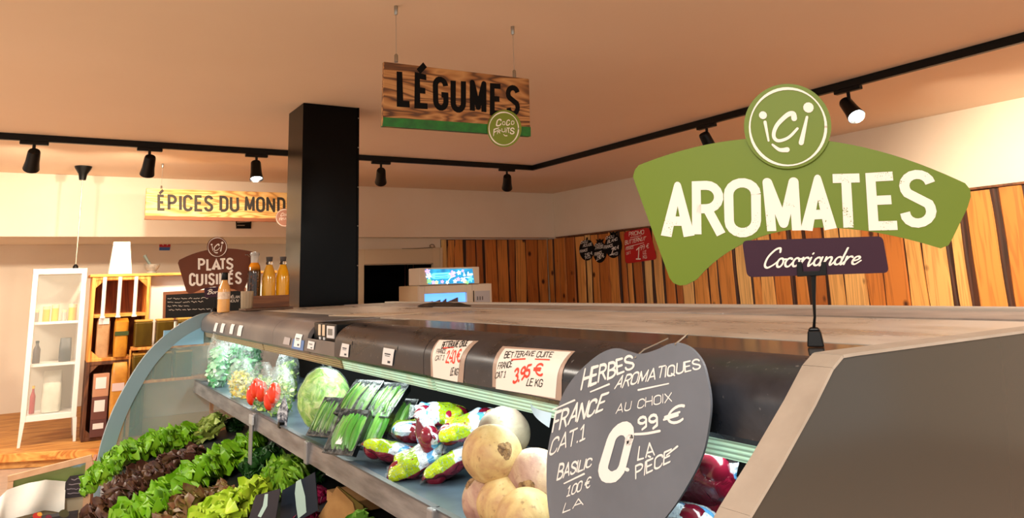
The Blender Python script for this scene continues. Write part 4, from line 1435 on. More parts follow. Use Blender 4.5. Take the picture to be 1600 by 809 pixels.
# white glass cabinet
cx0, cx1, cy0, cy1 = -.085, .345, 8.17, 8.56
cab = thing('glass_cabinet', ((cx0 + cx1) / 2, (cy0 + cy1) / 2, PZ), 'tall white metal cabinet with glass door on four legs', 'cabinet')
zl, zh = .33, 1.665
fw = .042
mb = MB()
for x in (cx0, cx1 - fw):
    for y in (cy0, cy1 - .03):
        mb.box((x, y, zl), (x + fw, y + .03, zh))
for z0, z1 in ((zl, zl + .05), (zh - .05, zh)):
    mb.box((cx0 + fw, cy0, z0), (cx1 - fw, cy0 + .03, z1))
    mb.box((cx0 + fw, cy1 - .03, z0), (cx1 - fw, cy1, z1))
    for x in (cx0, cx1 - fw):
        mb.box((x, cy0 + .03, z0), (x + fw, cy1 - .03, z1))
mb.box((cx0 + fw, cy0 + .03, zl + .03), (cx1 - fw, cy1 - .03, zl + .045)).box((cx0 + fw, cy0 + .03, zh - .02), (cx1 - fw, cy1 - .03, zh - .004))
mb.build('frame', M['white'], cab, smooth=False, bev=.003)
M['cabback'] = pbr('cabinet_back', (214, 204, 184), .5)
MB().box((cx0 + fw, cy1 - .028, zl + .05), (cx1 - fw, cy1 - .020, zh - .05)).build('back_panel', M['cabback'], cab, smooth=False)
SHZ = [.795, 1.165]
for z in SHZ:
    MB().box((cx0 + .02, cy0 + .032, z), (cx1 - .02, cy1 - .032, z + .022)).build('shelf', M['white'], cab, smooth=False)
M['pane'] = pbr('cabinet_glass', (235, 245, 240), .05, alpha=.10)
MB().box((cx0 + fw, cy0 + .012, zl + .052), (cx1 - fw, cy0 + .017, zh - .052)).build('door_glass', M['pane'], cab, smooth=False)
for x, y in ((cx0, cy0), (cx1 - .03, cy0), (cx0, cy1 - .03), (cx1 - .03, cy1 - .03)):
    MB().prism([Vector((x + a, y + c, zl)) for a, c in ((0, 0), (.035, 0), (.035, .03), (0, .03))], [Vector((x + a + (-.012 if x < .1 else .012), y + c, PZ + .001)) for a, c in ((.006, .004), (.028, .004), (.028, .026), (.006, .026))]).build('leg', M['white'], cab, smooth=False)
# goods inside the cabinet
gold = pbr('yellow_tin', (228, 176, 40), .35)
jb = [('small_tin', -.035, 1.187, .022, .11, pbr('grey_tin', (150, 140, 130), .4), 'grey tin at the left end of the top cabinet shelf'), ('small_tin', .045, 1.187, .03, .14, gold, 'yellow tin left of the pair on the top cabinet shelf'), ('small_tin', .115, 1.187, .03, .15, gold, 'yellow tin in the middle of the top cabinet shelf'),
      ('small_tin', .19, 1.187, .02, .10, pbr('grey_tin_b', (176, 170, 160), .4), 'short grey tin between yellow tins on the top cabinet shelf'), ('small_tin', .255, 1.187, .034, .15, gold, 'wide yellow tin at the right end of the top cabinet shelf'),
      ('dark_bottle', -.005, .817, .030, .20, pbr('brown_bottle', (70, 48, 40), .3), 'dark brown bottle on the middle cabinet shelf'), ('red_bottle', -.005, .381, .022, .24, pbr('red_bottle_m', (170, 40, 44), .3), 'red bottle with gold cap on the bottom cabinet shelf')]
for nm, x, z, r_, h_, mt, lab in jb:
    t = thing(nm, (x, 8.33, z), lab, 'bottle' if 'bottle' in nm else 'tin', 'tins on the top cabinet shelf' if nm == 'small_tin' else None)
    if 'bottle' in nm:
        MB().lathe([(r_ * .96, 0), (r_, .01), (r_, h_ * .62), (r_ * .45, h_ * .8), (r_ * .42, h_ * .9)], 16, (x, 8.33, z)).build('body', mt, t)
        MB().lathe([(r_ * .5, h_ * .9), (r_ * .5, h_)], 14, (x, 8.33, z)).build('cap', gold if nm == 'red_bottle' else M['black'], t)
    else:
        MB().lathe([(r_ * .96, 0), (r_, .006), (r_, h_ * .78)], 16, (x, 8.33, z)).build('body', mt, t)
        MB().lathe([(r_ * 1.03, h_ * .78), (r_ * 1.03, h_ * .96), (r_ * .95, h_)], 16, (x, 8.33, z)).build('lid', pbr('pale_lid', (220, 200, 150), .4), t)
def pack(name, x0, x1, y0, y1, z0, z1, mat, label, cat, patch=None, group=None, fold=.3, slump=.0):
    """a soft-sided upright packet with a pinched top"""
    t = thing(name, ((x0 + x1) / 2, (y0 + y1) / 2, z0), label, cat, group)
    cx, cy, hx, hy = (x0 + x1) / 2, (y0 + y1) / 2, (x1 - x0) / 2, (y1 - y0) / 2
    mb = MB()
    n = 24
    rings = []
    for j in range(11):
        v = j / 10
        k = 1 - .06 * (1 - min(1, v * 6)) - (0 if v < 1 - fold else .12 * (v - 1 + fold) / fold)
        ky = 1 - (0 if v < 1 - fold else .88 * ((v - 1 + fold) / fold) ** 1.3)
        ring = []
        for i in range(n):
            a = 2 * math.pi * i / n
            c_, s_ = math.cos(a), math.sin(a)
            e_ = .38
            px_ = hx * k * math.copysign(abs(c_) ** e_, c_)
            py_ = hy * k * ky * math.copysign(abs(s_) ** e_, s_)
            w_ = .05 * noise.noise(Vector((c_ * 1.6 + x0 * 9, s_ * 1.6, v * 3)))
            ring.append(Vector((cx + px_ * (1 + w_) + slump * v * v, cy + py_ * (1 + w_), z0 + (z1 - z0) * v)))
        rings.append(ring)
    vs = [p for r_ in rings for p in r_]
    fs = [(j * n + i, j * n + (i + 1) % n, (j + 1) * n + (i + 1) % n, (j + 1) * n + i) for j in range(10) for i in range(n)] + [tuple(range(n - 1, -1, -1)), tuple(10 * n + i for i in range(n))]
    mb.add(vs, fs)
    mb.build('packet', mat, t)
    if patch:
        (u0, v0, u1, v1), pm = patch
        MB().box((x0 + (x1 - x0) * u0, y0 - .004, z0 + (z1 - z0) * v0), (x0 + (x1 - x0) * u1, y0 + .006, z0 + (z1 - z0) * v1)).build('label', pm, t, smooth=False)
    return t


pack('black_pouch', .17, .27, 8.28, 8.38, .817, 1.03, pbr('dark_pouch', (44, 44, 52), .4, c2=(26, 26, 32), ns=20), 'dark pouch on the middle cabinet shelf', 'packet', fold=.5)
pack('white_sack', .06, .22, 8.28, 8.44, .381, .74, pbr('white_sack_m', (222, 218, 200), .6, c2=(200, 198, 180), ns=10), 'large off-white sack on the bottom cabinet shelf', 'bag', fold=.5)

# crate shelving on the podium
UY = 8.08
ux0, ux1 = .39, .885
unit = thing('crate_shelf', ((ux0 + ux1) / 2, UY + .2, PZ), 'open shelf of two stacked orange wooden crates beside the white cabinet', 'shelf')


def crate(z0, z1, side, back):
    th = .03
    MB().box((ux0, UY, z0), (ux0 + th, UY + .36, z1)).box((ux1 - th, UY, z0), (ux1, UY + .36, z1)).box((ux0 + th, UY, z0), (ux1 - th, UY + .36, z0 + th)).box((ux0 + th, UY, z1 - th), (ux1 - th, UY + .36, z1)).build('crate_frame', side, unit, smooth=False, bev=.003)
    MB().box((ux0 + th, UY + .34, z0 + th), (ux1 - th, UY + .359, z1 - th)).build('crate_back', back, unit, smooth=False)
    k = .07
    for (x, sx) in ((ux0 + th, 1), (ux1 - th, -1)):
        for (z, sz) in ((z0 + th, 1), (z1 - th, -1)):
            cn = MB()
            q = [Vector((x, UY + .005, z)), Vector((x + sx * k, UY + .005, z)), Vector((x, UY + .005, z + sz * k))]
            cn.prism(q, [p + Vector((0, .03, 0)) for p in q])
            cn.build('corner_block', side, unit, smooth=False)


crate(.81, 1.575, M['pinez'], M['crateback'])
MB().box((ux0 + .03, UY + .012, 1.205), (ux1 - .03, UY + .34, 1.235)).build('middle_board', M['pine'], unit, smooth=False)
M['darkcrate'] = wood('dark_crate', (120, 74, 44), (96, 56, 32), (70, 38, 20), along='z', rings=6)
crate(PZ + .001, .808, M['darkcrate'], M['crateback'])
# long orange shelf board over the crates and the white counter
tag(recentre(MB().box((ux0 - .02, UY - .01, 1.577), (2.9, UY + .44, 1.602)).build('shelf_board', M['pine'], smooth=False, bev=.003)), 'long orange plank lying across the crates and the white counter', 'plank')
ct = thing('service_counter', (1.9, UY + .27, PZ), 'white counter front behind the gold tins and the brown sign', 'counter')
MB().box((ux1 + .01, UY + .12, PZ + .001), (2.9, UY + .42, 1.575)).build('front_panel', M['white'], ct, smooth=False)
MB().box((ux1 + .01, UY + .10, PZ + .001), (2.9, UY + .119, .25)).build('kick_board', M['cream'], ct, smooth=False)
# dispensers: three white tubes
for i, px in enumerate((163, 187, 212)):
    x = at(px, 450, 'y', UY - .02).x
    t = thing('tube_dispenser', (x, UY - .02, 1.22), ('white upright tube in front of the crate, leftmost of three', 'white upright tube in front of the crate, middle of three', 'white upright tube in front of the crate, rightmost of three')[i], 'tube', 'white tubes in front of the crate')
    MB().tube([(x, UY - .035, 1.215), (x, UY - .035, 1.574)], .017, 12).build('tube', M['white'], t)
    MB().box((x - .02, UY - .05, 1.20), (x + .02, UY + .0, 1.216)).build('foot', M['white'], t, smooth=False)
wl = pbr('white_label', (238, 232, 228), .5)
pack('seed_packet', .455, .565, UY + .02, UY + .14, .841, 1.20, pbr('beige_pack', (176, 134, 92), .6, c2=(196, 154, 110), ns=12), 'light brown packet with white label standing in the upper crate', 'packet', ((.1, .84, .9, .99), wl), 'packets in the upper crate', fold=.12)
pack('pasta_packet', .60, .715, UY - .06, UY + .10, .842, 1.19, pbr('amber_pack', (206, 142, 34), .45, c2=(176, 110, 30), ns=10), 'amber yellow packet standing in the upper crate', 'packet', ((.0, .55, 1, .66), pbr('green_band', (60, 74, 30), .5)), 'packets in the upper crate', fold=.1)
pack('pasta_packet', .59, .72, UY - .20, UY - .08, PZ + .001, .80, pbr('amber_pack2', (214, 152, 52), .45, c2=(190, 122, 40), ns=10), 'tall yellow packet standing on the platform below the crate', 'packet', ((.05, .64, .8, .74), pbr('pinkish_label', (226, 200, 196), .5)), fold=.08)
# stacked boxes with white labels
for i, (z0, z1, c, lab) in enumerate(((PZ + .032, .30, (96, 58, 54), 'dark brown box with white label, lowest of the stack in the lower crate'), (.3005, .50, (110, 66, 56), 'brown box with white label, middle of the stack in the lower crate'), (.5005, .70, (196, 142, 110), 'light brown box with white label, topmost of the stack in the lower crate'))):
    t = thing('tea_box', (.52, UY + .1, z0), lab, 'box', 'labelled boxes in the lower crate')
    MB().box((.455, UY - .02, z0), (.585, UY + .2, z1)).build('carton', pbr('box_%d' % i, c, .6), t, smooth=False, bev=.003)
    MB().box((.475, UY - .0235, z0 + .07), (.56, UY - .0205, z1 - .03)).build('label', wl, t, smooth=False)
# gold tins on two shelves of a small rack
tg = pbr('olive_gold_tin', (116, 92, 18), .3, .35, c2=(84, 62, 10), ns=6, stretch=(1, 1, .3))
rk = thing('tin_rack', (1.08, UY - .1, PZ), 'wooden step rack holding two rows of dark gold tins', 'rack')
MB().box((.74, UY - .22, .60), (1.5, UY - .004, .625)).box((.74, UY - .22, .90), (1.5, UY - .004, .925)).box((.74, UY - .05, PZ + .001), (.77, UY - .006, .60)).box((1.47, UY - .05, PZ + .001), (1.5, UY - .006, .60)).box((.735, UY - .05, .625), (.75, UY - .006, .90)).box((1.475, UY - .05, .625), (1.5, UY - .006, .90)).build('rack_frame', M['pinez'], rk, smooth=False, bev=.002)
first = None
TL = [('upper row', .9255, .83, 0), ('upper row', .9255, 1.01, 1), ('upper row', .9255, 1.19, 2), ('upper row', .9255, 1.37, 3), ('lower row', .6255, .83, 0), ('lower row', .6255, 1.01, 1), ('lower row', .6255, 1.19, 2)]
OR = ['first', 'second', 'third', 'fourth']
for row, z, x, k in TL:
    lab = 'dark gold square tin, %s from the left in the %s of the rack' % (OR[k], row)
    if first is None:
        first = thing('oil_tin', (x, UY - .13, z), lab, 'tin', 'gold tins on the rack')
        MB().box((-.075, -.07, 0), (.075, .07, .225)).build('can', tg, first, smooth=False, bev=.012, local=True)
        MB().box((-.074, -.069, .2255), (.074, .069, .245)).build('lid', pbr('tin_lid', (206, 160, 70), .4), first, smooth=False, bev=.006, local=True)
    else:
        dup(first, (x, UY - .13, z), (0, 0, 0), lab)
# on the plank: white bag, mortar, notice, jars
PT = 1.602
t = thing('paper_bag', (.62, UY + .1, PT), 'tall bright white paper bag with round emblem standing on the orange plank', 'bag')
mb = MB()
q0 = [(-.10, -.06), (.10, -.06), (.10, .06), (-.10, .06)]
q1 = [(-.075, -.02), (.075, -.02), (.075, .02), (-.075, .02)]
xw = at(190, 400, 'y', UY + .05).x
mb.prism([Vector((xw + a, UY + .11 + c, PT)) for a, c in q0], [Vector((xw + a, UY + .11 + c, PT + .27)) for a, c in q1])
mb.prism([Vector((xw + a, UY + .11 + c, PT + .27)) for a, c in q1], [Vector((xw + a * .98, UY + .11 + c * .5, PT + .31)) for a, c in q1])
bgm = mb.build('bag', pbr('bright_paper', (250, 244, 226), .6), t, smooth=False, bev=.006)
MB().lathe([(.045, .001), (.04, .003)], 24, (xw, UY + .065, PT + .11), (0, -1, .1)).build('emblem', pbr('emblem_white', (255, 255, 250), .5), t)
xm = at(238, 420, 'y', UY + .1).x
t = thing('mortar_and_pestle', (xm, UY + .14, PT), 'grey stone mortar with pestle on the orange plank', 'mortar')
st = pbr('grey_stone', (150, 148, 140), .7, c2=(120, 118, 112), ns=30)
MB().lathe([(.045, 0), (.05, .01), (.04, .02), (.065, .06), (.075, .09), (.068, .09), (.05, .05), (.001, .03)], 22, (xm, UY + .14, PT)).build('mortar', st, t)
MB().tube([(xm + .01, UY + .14, PT + .045), (xm - .04, UY + .14, PT + .12), (xm - .075, UY + .14, PT + .18)], [.02, .012, .016], 12).build('pestle', pbr('dark_stone', (88, 96, 90), .6), t)
nb = Board((0, YR - .002, 0), (0, -1, 0))
t = thing('wall_notice', nb.hit(257, 391), 'red and blue notice on the left recess wall beside the brown sign', 'notice')
nb.solid(MB(), [(249, 372), (267, 372), (266, 386), (249, 386)], .004, .005).build('red_panel', pbr('notice_red', (196, 40, 48), .5), t, smooth=False)
nb.solid(MB(), [(249, 386.2), (266, 386.2), (265, 391), (248.6, 391)], .004, .005).build('blue_panel', pbr('notice_blue', (60, 110, 190), .5), t, smooth=False)
lt = MB()
px_strokes(lt, Board((0, YR - .0075, 0), (0, -1, 0)), [([(253, 375), (255, 377), (253, 379), (255, 383)], (1.2, 1.2)), ([(261, 375), (263, 379), (261, 383)], (1.2, 1.2))], .001)
lt.build('marks', M['inkwhite'], t, smooth=False)
for px, lab in ((296, 'small grey jar on the orange plank behind the brown sign, left one'), (308, 'small grey jar on the orange plank behind the brown sign, right one')):
    x = at(px, 410, 'y', UY + .2).x
    t = thing('jar', (x, UY + .2, PT), lab, 'jar', 'grey jars behind the brown sign')
    MB().lathe([(.034, 0), (.036, .01), (.036, .11), (.032, .12)], 18, (x, UY + .2, PT)).build('body', M['glass'], t)
    MB().lathe([(.037, .121), (.037, .15), (.034, .155)], 18, (x, UY + .2, PT)).build('lid', pbr('jar_lid', (96, 92, 88), .4), t)
# chalkboard on the counter front
kb = Board((0, UY + .118, 0), (0, -1, 0))
t = thing('chalkboard', kb.hit(320, 486), 'wide dark framed chalkboard menu on the white counter behind the sauce bottle', 'chalkboard')
kb.solid(MB(), [(255, 456), (384, 449), (384, 500), (254, 500)], .012, .014).build('frame', pbr('brown_frame', (120, 72, 44), .5), t, smooth=False, bev=.003)
kb.solid(MB(), [(259, 460.5), (381, 453.5), (381, 496), (258, 496)], .003, .0165).build('slate', M['slateblack'], t, smooth=False)
lt = MB()
k2 = Board((0, UY + .118 - .017, 0), (0, -1, 0))
fc = pbr('faded_chalk', (150, 140, 134), .9)
rn = random.Random(3)
for y0, x0, x1 in ((466.5, 262, 318), (472, 262, 316), (478, 262, 292), (484, 264, 326)):
    x = x0
    while x < x1:
        wd = rn.uniform(5, 11)
        px_strokes(lt, k2, [([(x + wd * k / 5, y0 - .02 * (x - x0) + rn.uniform(-1, 1)) for k in range(6)], (.8, .6))], .001)
        x += wd + 2.5
text(lt, 'MÉLAN', k2.quad([(358, 466), (374, 465.4), (374, 461.6), (358, 462.2)], .001), .16)
text(lt, 'NOUV', k2.quad([(358, 472), (373, 471.4), (373, 467.6), (358, 468.2)], .001), .16)
lt.build('chalk_writing', fc, t, smooth=False)

# ================================================================== BOTTLES ON THE CASE TOP
BY = 4.55
p = at(350, 489, 'z', ZT)
y_s = 4.60
p = at(349, 487, 'y', y_s)
t = thing('sauce_bottle', (p.x, y_s, ZT), 'pale orange sauce bottle with black cap in front of the brown sign', 'bottle')
k = .2 / 100 * 1.0
MB().lathe([(.030, 0), (.034, .004), (.034, .125), (.030, .145), (.017, .172), (.0155, .182)], 24, (p.x, y_s, ZT)).build('bottle', pbr('orange_sauce', (228, 170, 96), .2, coat=.5, c2=(216, 156, 84), ns=14), t)
MB().lathe([(.0165, .182), (.018, .184), (.018, .222), (.016, .225)], 20, (p.x, y_s, ZT)).build('cap', M['black'], t)
MB().lathe([(.0345, .075), (.0345, .115)], 24, (p.x, y_s, ZT)).build('label', pbr('sauce_label', (236, 214, 190), .5, c2=(206, 178, 150), ns=60), t)
CY_ = 4.70
e0, e1 = at(378, 484, 'y', CY_), at(452, 482, 'y', CY_)
tag(recentre(MB().box((e0.x, CY_ - .09, ZT + .0005), (e1.x, CY_ + .09, ZT + .014)).build('serving_board', pbr('dark_board', (96, 66, 44), .5, c2=(70, 46, 30), ns=9, stretch=(.3, 2, 2)), smooth=False, bev=.003)), 'dark flat wooden board under the bottle crate', 'board')
c0, c1 = at(394, 470, 'y', CY_ - .06), at(452, 470, 'y', CY_ - .06)
zc = ZT + .0145
t = thing('bottle_crate', ((c0.x + c1.x) / 2, CY_, zc), 'small brown wooden crate holding the juice bottles on the case top', 'crate')
mb = MB()
mb.box((c0.x, CY_ - .062, zc), (c1.x, CY_ - .052, zc + .07)).box((c0.x, CY_ + .052, zc), (c1.x, CY_ + .062, zc + .07)).box((c0.x, CY_ - .052, zc), (c0.x + .01, CY_ + .052, zc + .07)).box((c1.x - .01, CY_ - .052, zc), (c1.x, CY_ + .052, zc + .07))
mb.build('sides', M['brownbox'], t, smooth=False, bev=.002)
MB().box((c0.x + .01, CY_ - .052, zc), (c1.x - .01, CY_ + .052, zc + .052)).build('base', M['brownbox'], t, smooth=False)
zb_ = zc + .0525
jm = pbr('yellow_juice', (242, 178, 12), .12, coat=.6, c2=(228, 158, 8), ns=4)
jm2 = pbr('orange_juice', (226, 170, 50), .12, coat=.6, c2=(214, 152, 40), ns=4)


def juice(px, dy, mt, label):
    q = at(px, 440, 'y', CY_ + dy)
    t_ = thing('juice_bottle', (q.x, CY_ + dy, zb_), label, 'bottle', 'juice bottles in the small crate')
    MB().lathe([(.036, 0), (.040, .004), (.040, .12), (.033, .16), (.021, .192), (.019, .20)], 24, (q.x, CY_ + dy, zb_)).build('bottle', mt, t_)
    MB().lathe([(.0185, .2002), (.022, .203), (.022, .209), (.019, .2195)], 20, (q.x, CY_ + dy, zb_)).build('glass_neck', M['glass'], t_)
    MB().lathe([(.016, .2197), (.018, .222), (.020, .248)], 20, (q.x, CY_ + dy, zb_)).build('stopper', pbr('grey_stopper', (74, 70, 70), .6), t_)
    return t_


juice(420, -.008, jm2, 'orange juice bottle with grey stopper, left of the two in the crate')
juice(441.5, -.008, jm, 'bright yellow juice bottle with grey stopper beside the black column')
q = at(398, 440, 'y', CY_)
q.x -= .002
t = thing('glass_jar', (q.x, CY_ + .01, zb_), 'clip-top glass jar of dark fruit in amber syrup in the small crate', 'jar')


def fruit_mat():
    t_ = NT('fruit_in_syrup')
    vor = t_.n('TexVoronoi', feature='F1')
    vor.inputs['Scale'].default_value = 70
    t_.l(t_.coord(), vor.inputs['Vector'])
    n = t_.noise(t_.coord((1, 1, 1)), 14, 2)
    c = t_.ramp(vor.outputs['Distance'], [(.1, lin((96, 52, 14))), (.5, lin((40, 18, 6)))])
    sep = t_.n('SeparateXYZ')
    tc = t_.n('TexCoord')
    t_.l(tc.outputs['Object'], sep.inputs[0])
    mr = t_.n('MapRange')
    mr.inputs[1].default_value = .165
    mr.inputs[2].default_value = .195
    t_.l(sep.outputs['Z'], mr.inputs[0])
    t_.l(t_.mix(mr.outputs[0], c, lin((226, 140, 10))), t_.b.inputs['Base Color'])
    t_.set(Roughness=.1)
    t_.b.inputs['Coat Weight'].default_value = .6
    return t_.m


MB().lathe([(.034, 0), (.038, .004), (.038, .15), (.033, .195), (.022, .215)], 24, (q.x, CY_ + .01, zb_)).build('filled_body', fruit_mat(), t)
MB().lathe([(.0225, .2152), (.022, .22), (.024, .255), (.026, .26)], 22, (q.x, CY_ + .01, zb_)).build('glass_neck', pbr('frosty_glass', (226, 222, 214), .1, alpha=.6), t)
MB().lathe([(.028, .2605), (.029, .265), (.026, .276), (.008, .28)], 22, (q.x, CY_ + .01, zb_)).build('lid', pbr('glass_lid', (170, 166, 160), .2), t)
MB().tube([(q.x - .03, CY_ + .01, zb_ + .25), (q.x - .045, CY_ + .0, zb_ + .263), (q.x - .06, CY_ - .01, zb_ + .262)], .0018, 6).build('wire_clasp', M['steel'], t)
q = at(382, 484, 'y', CY_ - .05)
t = thing('drinking_glass', (q.x + .012, CY_ - .05, ZT + .0145), 'small ribbed drinking glass beside the bottle crate', 'glass')
gp = pbr('ribbed_glass', (188, 166, 136), .12, alpha=.65)
mb = MB()
rings = []
n = 48
prof = [(.030, 0), (.033, .006), (.036, .10), (.034, .10), (.030, .01), (.001, .008)]
vs = []
for r_, z in prof:
    for i in range(n):
        a = 2 * math.pi * i / n
        rr = r_ * (1 + (.04 if i % 4 < 2 else -.02) * (r_ > .02))
        vs.append(Vector((q.x + .012 + rr * math.cos(a), CY_ - .05 + rr * math.sin(a), ZT + .0146 + z)))
mb.add(vs, [(j * n + i, j * n + (i + 1) % n, (j + 1) * n + (i + 1) % n, (j + 1) * n + i) for j in range(len(prof) - 1) for i in range(n)] + [tuple(range(n - 1, -1, -1))])
mb.build('tumbler', gp, t)

# ================================================================== PRODUCE ON THE LOWER DECK
def leaf_mat(name, base, mid, edge, gloss=.5):
    t_ = NT(name)
    a = t_.n('Attribute', attribute_name='tint')
    n = t_.noise(t_.coord(), 40, 3)
    s = t_.n('Math', operation='MULTIPLY_ADD')
    s.inputs[1].default_value = .35
    s.inputs[2].default_value = -.17
    t_.l(n, s.inputs[0])
    ad = t_.n('Math', operation='ADD')
    t_.l(a.outputs['Fac'], ad.inputs[0])
    t_.l(s.outputs[0], ad.inputs[1])
    c = t_.ramp(ad.outputs[0], [(.05, lin(base)), (.45, lin(mid)), (.95, lin(edge))])
    t_.l(c, t_.b.inputs['Base Color'])
    t_.set(Roughness=gloss)
    t_.b.inputs['Subsurface Weight'].default_value = .15
    t_.b.inputs['Subsurface Radius'].default_value = (.01, .02, .005)
    t_.bump(n, .4, .004)
    return t_.m


LEAF = {'batavia': leaf_mat('green_lettuce', (214, 228, 120), (150, 194, 34), (108, 166, 14)),
        'oakleaf': leaf_mat('red_lettuce', (150, 166, 64), (116, 82, 44), (72, 38, 30)),
        'mixed': leaf_mat('bronze_lettuce', (196, 206, 116), (142, 146, 62), (112, 74, 44)),
        'blond': leaf_mat('yellow_green_lettuce', (236, 240, 150), (204, 218, 74), (164, 198, 40)),
        'pale': leaf_mat('pale_chicory', (232, 230, 170), (196, 206, 116), (150, 172, 76)),
        'frisee': leaf_mat('curly_endive', (236, 236, 150), (172, 204, 60), (110, 164, 34)),
        'dark': leaf_mat('dark_green_leaf', (110, 150, 60), (52, 104, 30), (28, 74, 22)),
        'radicchio': leaf_mat('radicchio', (240, 214, 220), (168, 34, 84), (124, 16, 60))}


def rosette(seed, rings, R_=.12, ruffle=.018, waves=5, wid=.75, curl=1.0, nl=9, nw=12, edge=.5):
    """a whole lettuce head: ruffled leaves round one heart"""
    rn_ = random.Random(seed)
    mb = MB()
    mb.att = []
    for (count, open_, ln) in rings:
        for k in range(count):
            az = 2 * math.pi * (k + rn_.uniform(-.3, .3)) / count + open_ * 5
            L = R_ * ln * rn_.uniform(.88, 1.1)
            op = open_ * rn_.uniform(.85, 1.15)
            ph, ph2 = rn_.uniform(0, 9), rn_.uniform(0, 9)
            W = L * wid * rn_.uniform(.85, 1.15)
            er, et = Vector((math.cos(az), math.sin(az), 0)), Vector((-math.sin(az), math.cos(az), 0))
            vs = []
            # spine leans from upright (open 0) to lying out (open 1) and curls at the tip
            r_, z = .012, .0
            for i in range(nl + 1):
                s = i / nl
                ang = math.pi / 2 - op * (.55 + curl * .75 * s) * math.pi / 2
                if i:
                    r_ += math.cos(ang) * L / nl
                    z += math.sin(ang) * L / nl
                nrm = er * -math.sin(ang) + Vector((0, 0, math.cos(ang)))
                w = W * (.35 + .65 * s / .58 if s < .58 else math.sqrt(max(.05, 1 - ((s - .58) / .44) ** 2)))
                for j in range(nw + 1):
                    q = j / nw * 2 - 1
                    cup = .25 * w * q * q
                    ru = ruffle * (.15 + s) * (abs(q) ** 1.3 + .5 * s * s) * (math.sin(q * waves * 1.9 + ph) + .7 * math.sin(s * waves * 2.1 + q * 3 + ph2))
                    vs.append(er * r_ + et * (q * w * .5 * (1 + .12 * math.sin(s * 14 + ph + q))) + Vector((0, 0, z)) + nrm * (cup * (1 - op * .7) + ru))
                    mb.att.append(max(0, min(1, (.12 + .85 * s) * (.45 + .55 * abs(q) ** .7) + rn_.uniform(-.08, .08))) * (1 - edge) + edge * s)
            fs = []
            for i in range(nl):
                for j in range(nw):
                    a = i * (nw + 1) + j
                    fs.append((a, a + 1, a + nw + 2, a + nw + 1))
            mb.add(vs, fs)
    return mb


RINGS = [(5, .15, .75), (7, .32, .95), (9, .5, 1.08), (10, .68, 1.1), (9, .86, 1.05)]
PROTO = {}
for kd, (sd, kw) in {'batavia': (1, dict(ruffle=.020, waves=5)), 'oakleaf': (2, dict(ruffle=.020, waves=6, wid=.62)), 'mixed': (3, dict(ruffle=.016, waves=5)), 'blond': (4, dict(ruffle=.012, waves=3, wid=.9)),
                     'pale': (5, dict(ruffle=.010, waves=3, wid=.9, curl=.5)), 'frisee': (6, dict(ruffle=.026, waves=9, wid=.45, nl=9)), 'dark': (7, dict(ruffle=.016, waves=4))}.items():
    PROTO[kd] = [rosette(sd + 20 * v, RINGS, **kw) for v in (0, 1)]
MESH = {}


def deckz(x):
    return .50 + .16 * (x - .40) / .94


def lettuce(px, py, kd, sc, label, i, lift=.0):
    h = .055 * sc
    z = .56
    for _ in range(6):
        p_ = at(px, py, 'z', z)
        z = deckz(min(1.3, max(.4, p_.x))) + h + lift
    key = (kd, i % 2)
    if key not in MESH:
        o_ = PROTO[kd][i % 2].build('lettuce', LEAF[kd], None, ang=180)
        MESH[key] = o_.data
    else:
        o_ = bpy.data.objects.new('lettuce', MESH[key])
        COL.objects.link(o_)
    rn_ = random.Random(i)
    o_.name = {'radicchio': 'radicchio', 'frisee': 'curly_endive'}.get(kd, 'lettuce')
    o_.location = (p_.x + .02, min(p_.y, YF - .02 - .125 * sc), z - .052 * sc)
    o_.rotation_euler = (rn_.uniform(-.1, .1), -.55 + rn_.uniform(-.15, .15), rn_.uniform(0, 6.28) * 0 + rn_.uniform(-.5, .5))
    o_.scale = (sc,) * 3
    tag(o_, label, 'lettuce', 'lettuces on the lower deck')
    return o_


LT = [(158, 742, 'batavia', .80, 'bright green lettuce at the far lower corner of the deck beside the curved glass'),
      (192, 712, 'batavia', .95, 'bright green lettuce against the curved end glass, second from its lower corner'),
      (238, 690, 'batavia', 1.0, 'bright green lettuce against the end glass, third from its lower corner'),
      (282, 680, 'batavia', .9, 'bright green lettuce against the end glass, uppermost of that row'),
      (168, 792, 'oakleaf', .85, 'red lettuce at the front lip of the deck, nearest the aisle'),
      (205, 758, 'oakleaf', .95, 'red lettuce behind the one at the deck lip, in front of bright green heads'),
      (248, 738, 'oakleaf', .95, 'red lettuce in the middle of the red row'),
      (290, 722, 'oakleaf', .85, 'red lettuce at the upper end of the red row'),
      (214, 806, 'batavia', 1.0, 'green lettuce at the bottom edge, front of the second green row'),
      (262, 778, 'batavia', 1.0, 'green lettuce second from the aisle in the second green row'),
      (306, 746, 'batavia', 1.05, 'green lettuce in the middle of the second green row'),
      (348, 722, 'batavia', 1.05, 'green lettuce fourth from the aisle in the second green row'),
      (385, 700, 'batavia', .95, 'green lettuce under the shelf support, top of the second green row'),
      (328, 670, 'pale', .95, 'pale yellowish lettuce in the back corner under the shelf, beside the glass'),
      (352, 650, 'dark', .6, 'small dark green lettuce in the far back corner below the shelf'),
      (282, 800, 'mixed', .95, 'bronze green lettuce at the bottom edge between green and yellow heads'),
      (330, 782, 'mixed', .8, 'bronze green lettuce behind the yellow head'),
      (345, 800, 'blond', .95, 'yellow green lettuce at the bottom edge left of the navy cards'),
      (384, 780, 'blond', .95, 'yellow green lettuce just left of the smaller navy card'),
      (408, 722, 'dark', .8, 'dark green lettuce below the shelf support'),
      (443, 742, 'frisee', .9, 'curly pale green endive above the navy cards'),
      (482, 742, 'dark', .7, 'dark green lettuce behind the larger navy card')]
for i, (px, py, kd, sc_, lab) in enumerate(LT):
    lettuce(px, py, kd, sc_, lab, i, .03 if kd in ('frisee',) else 0)
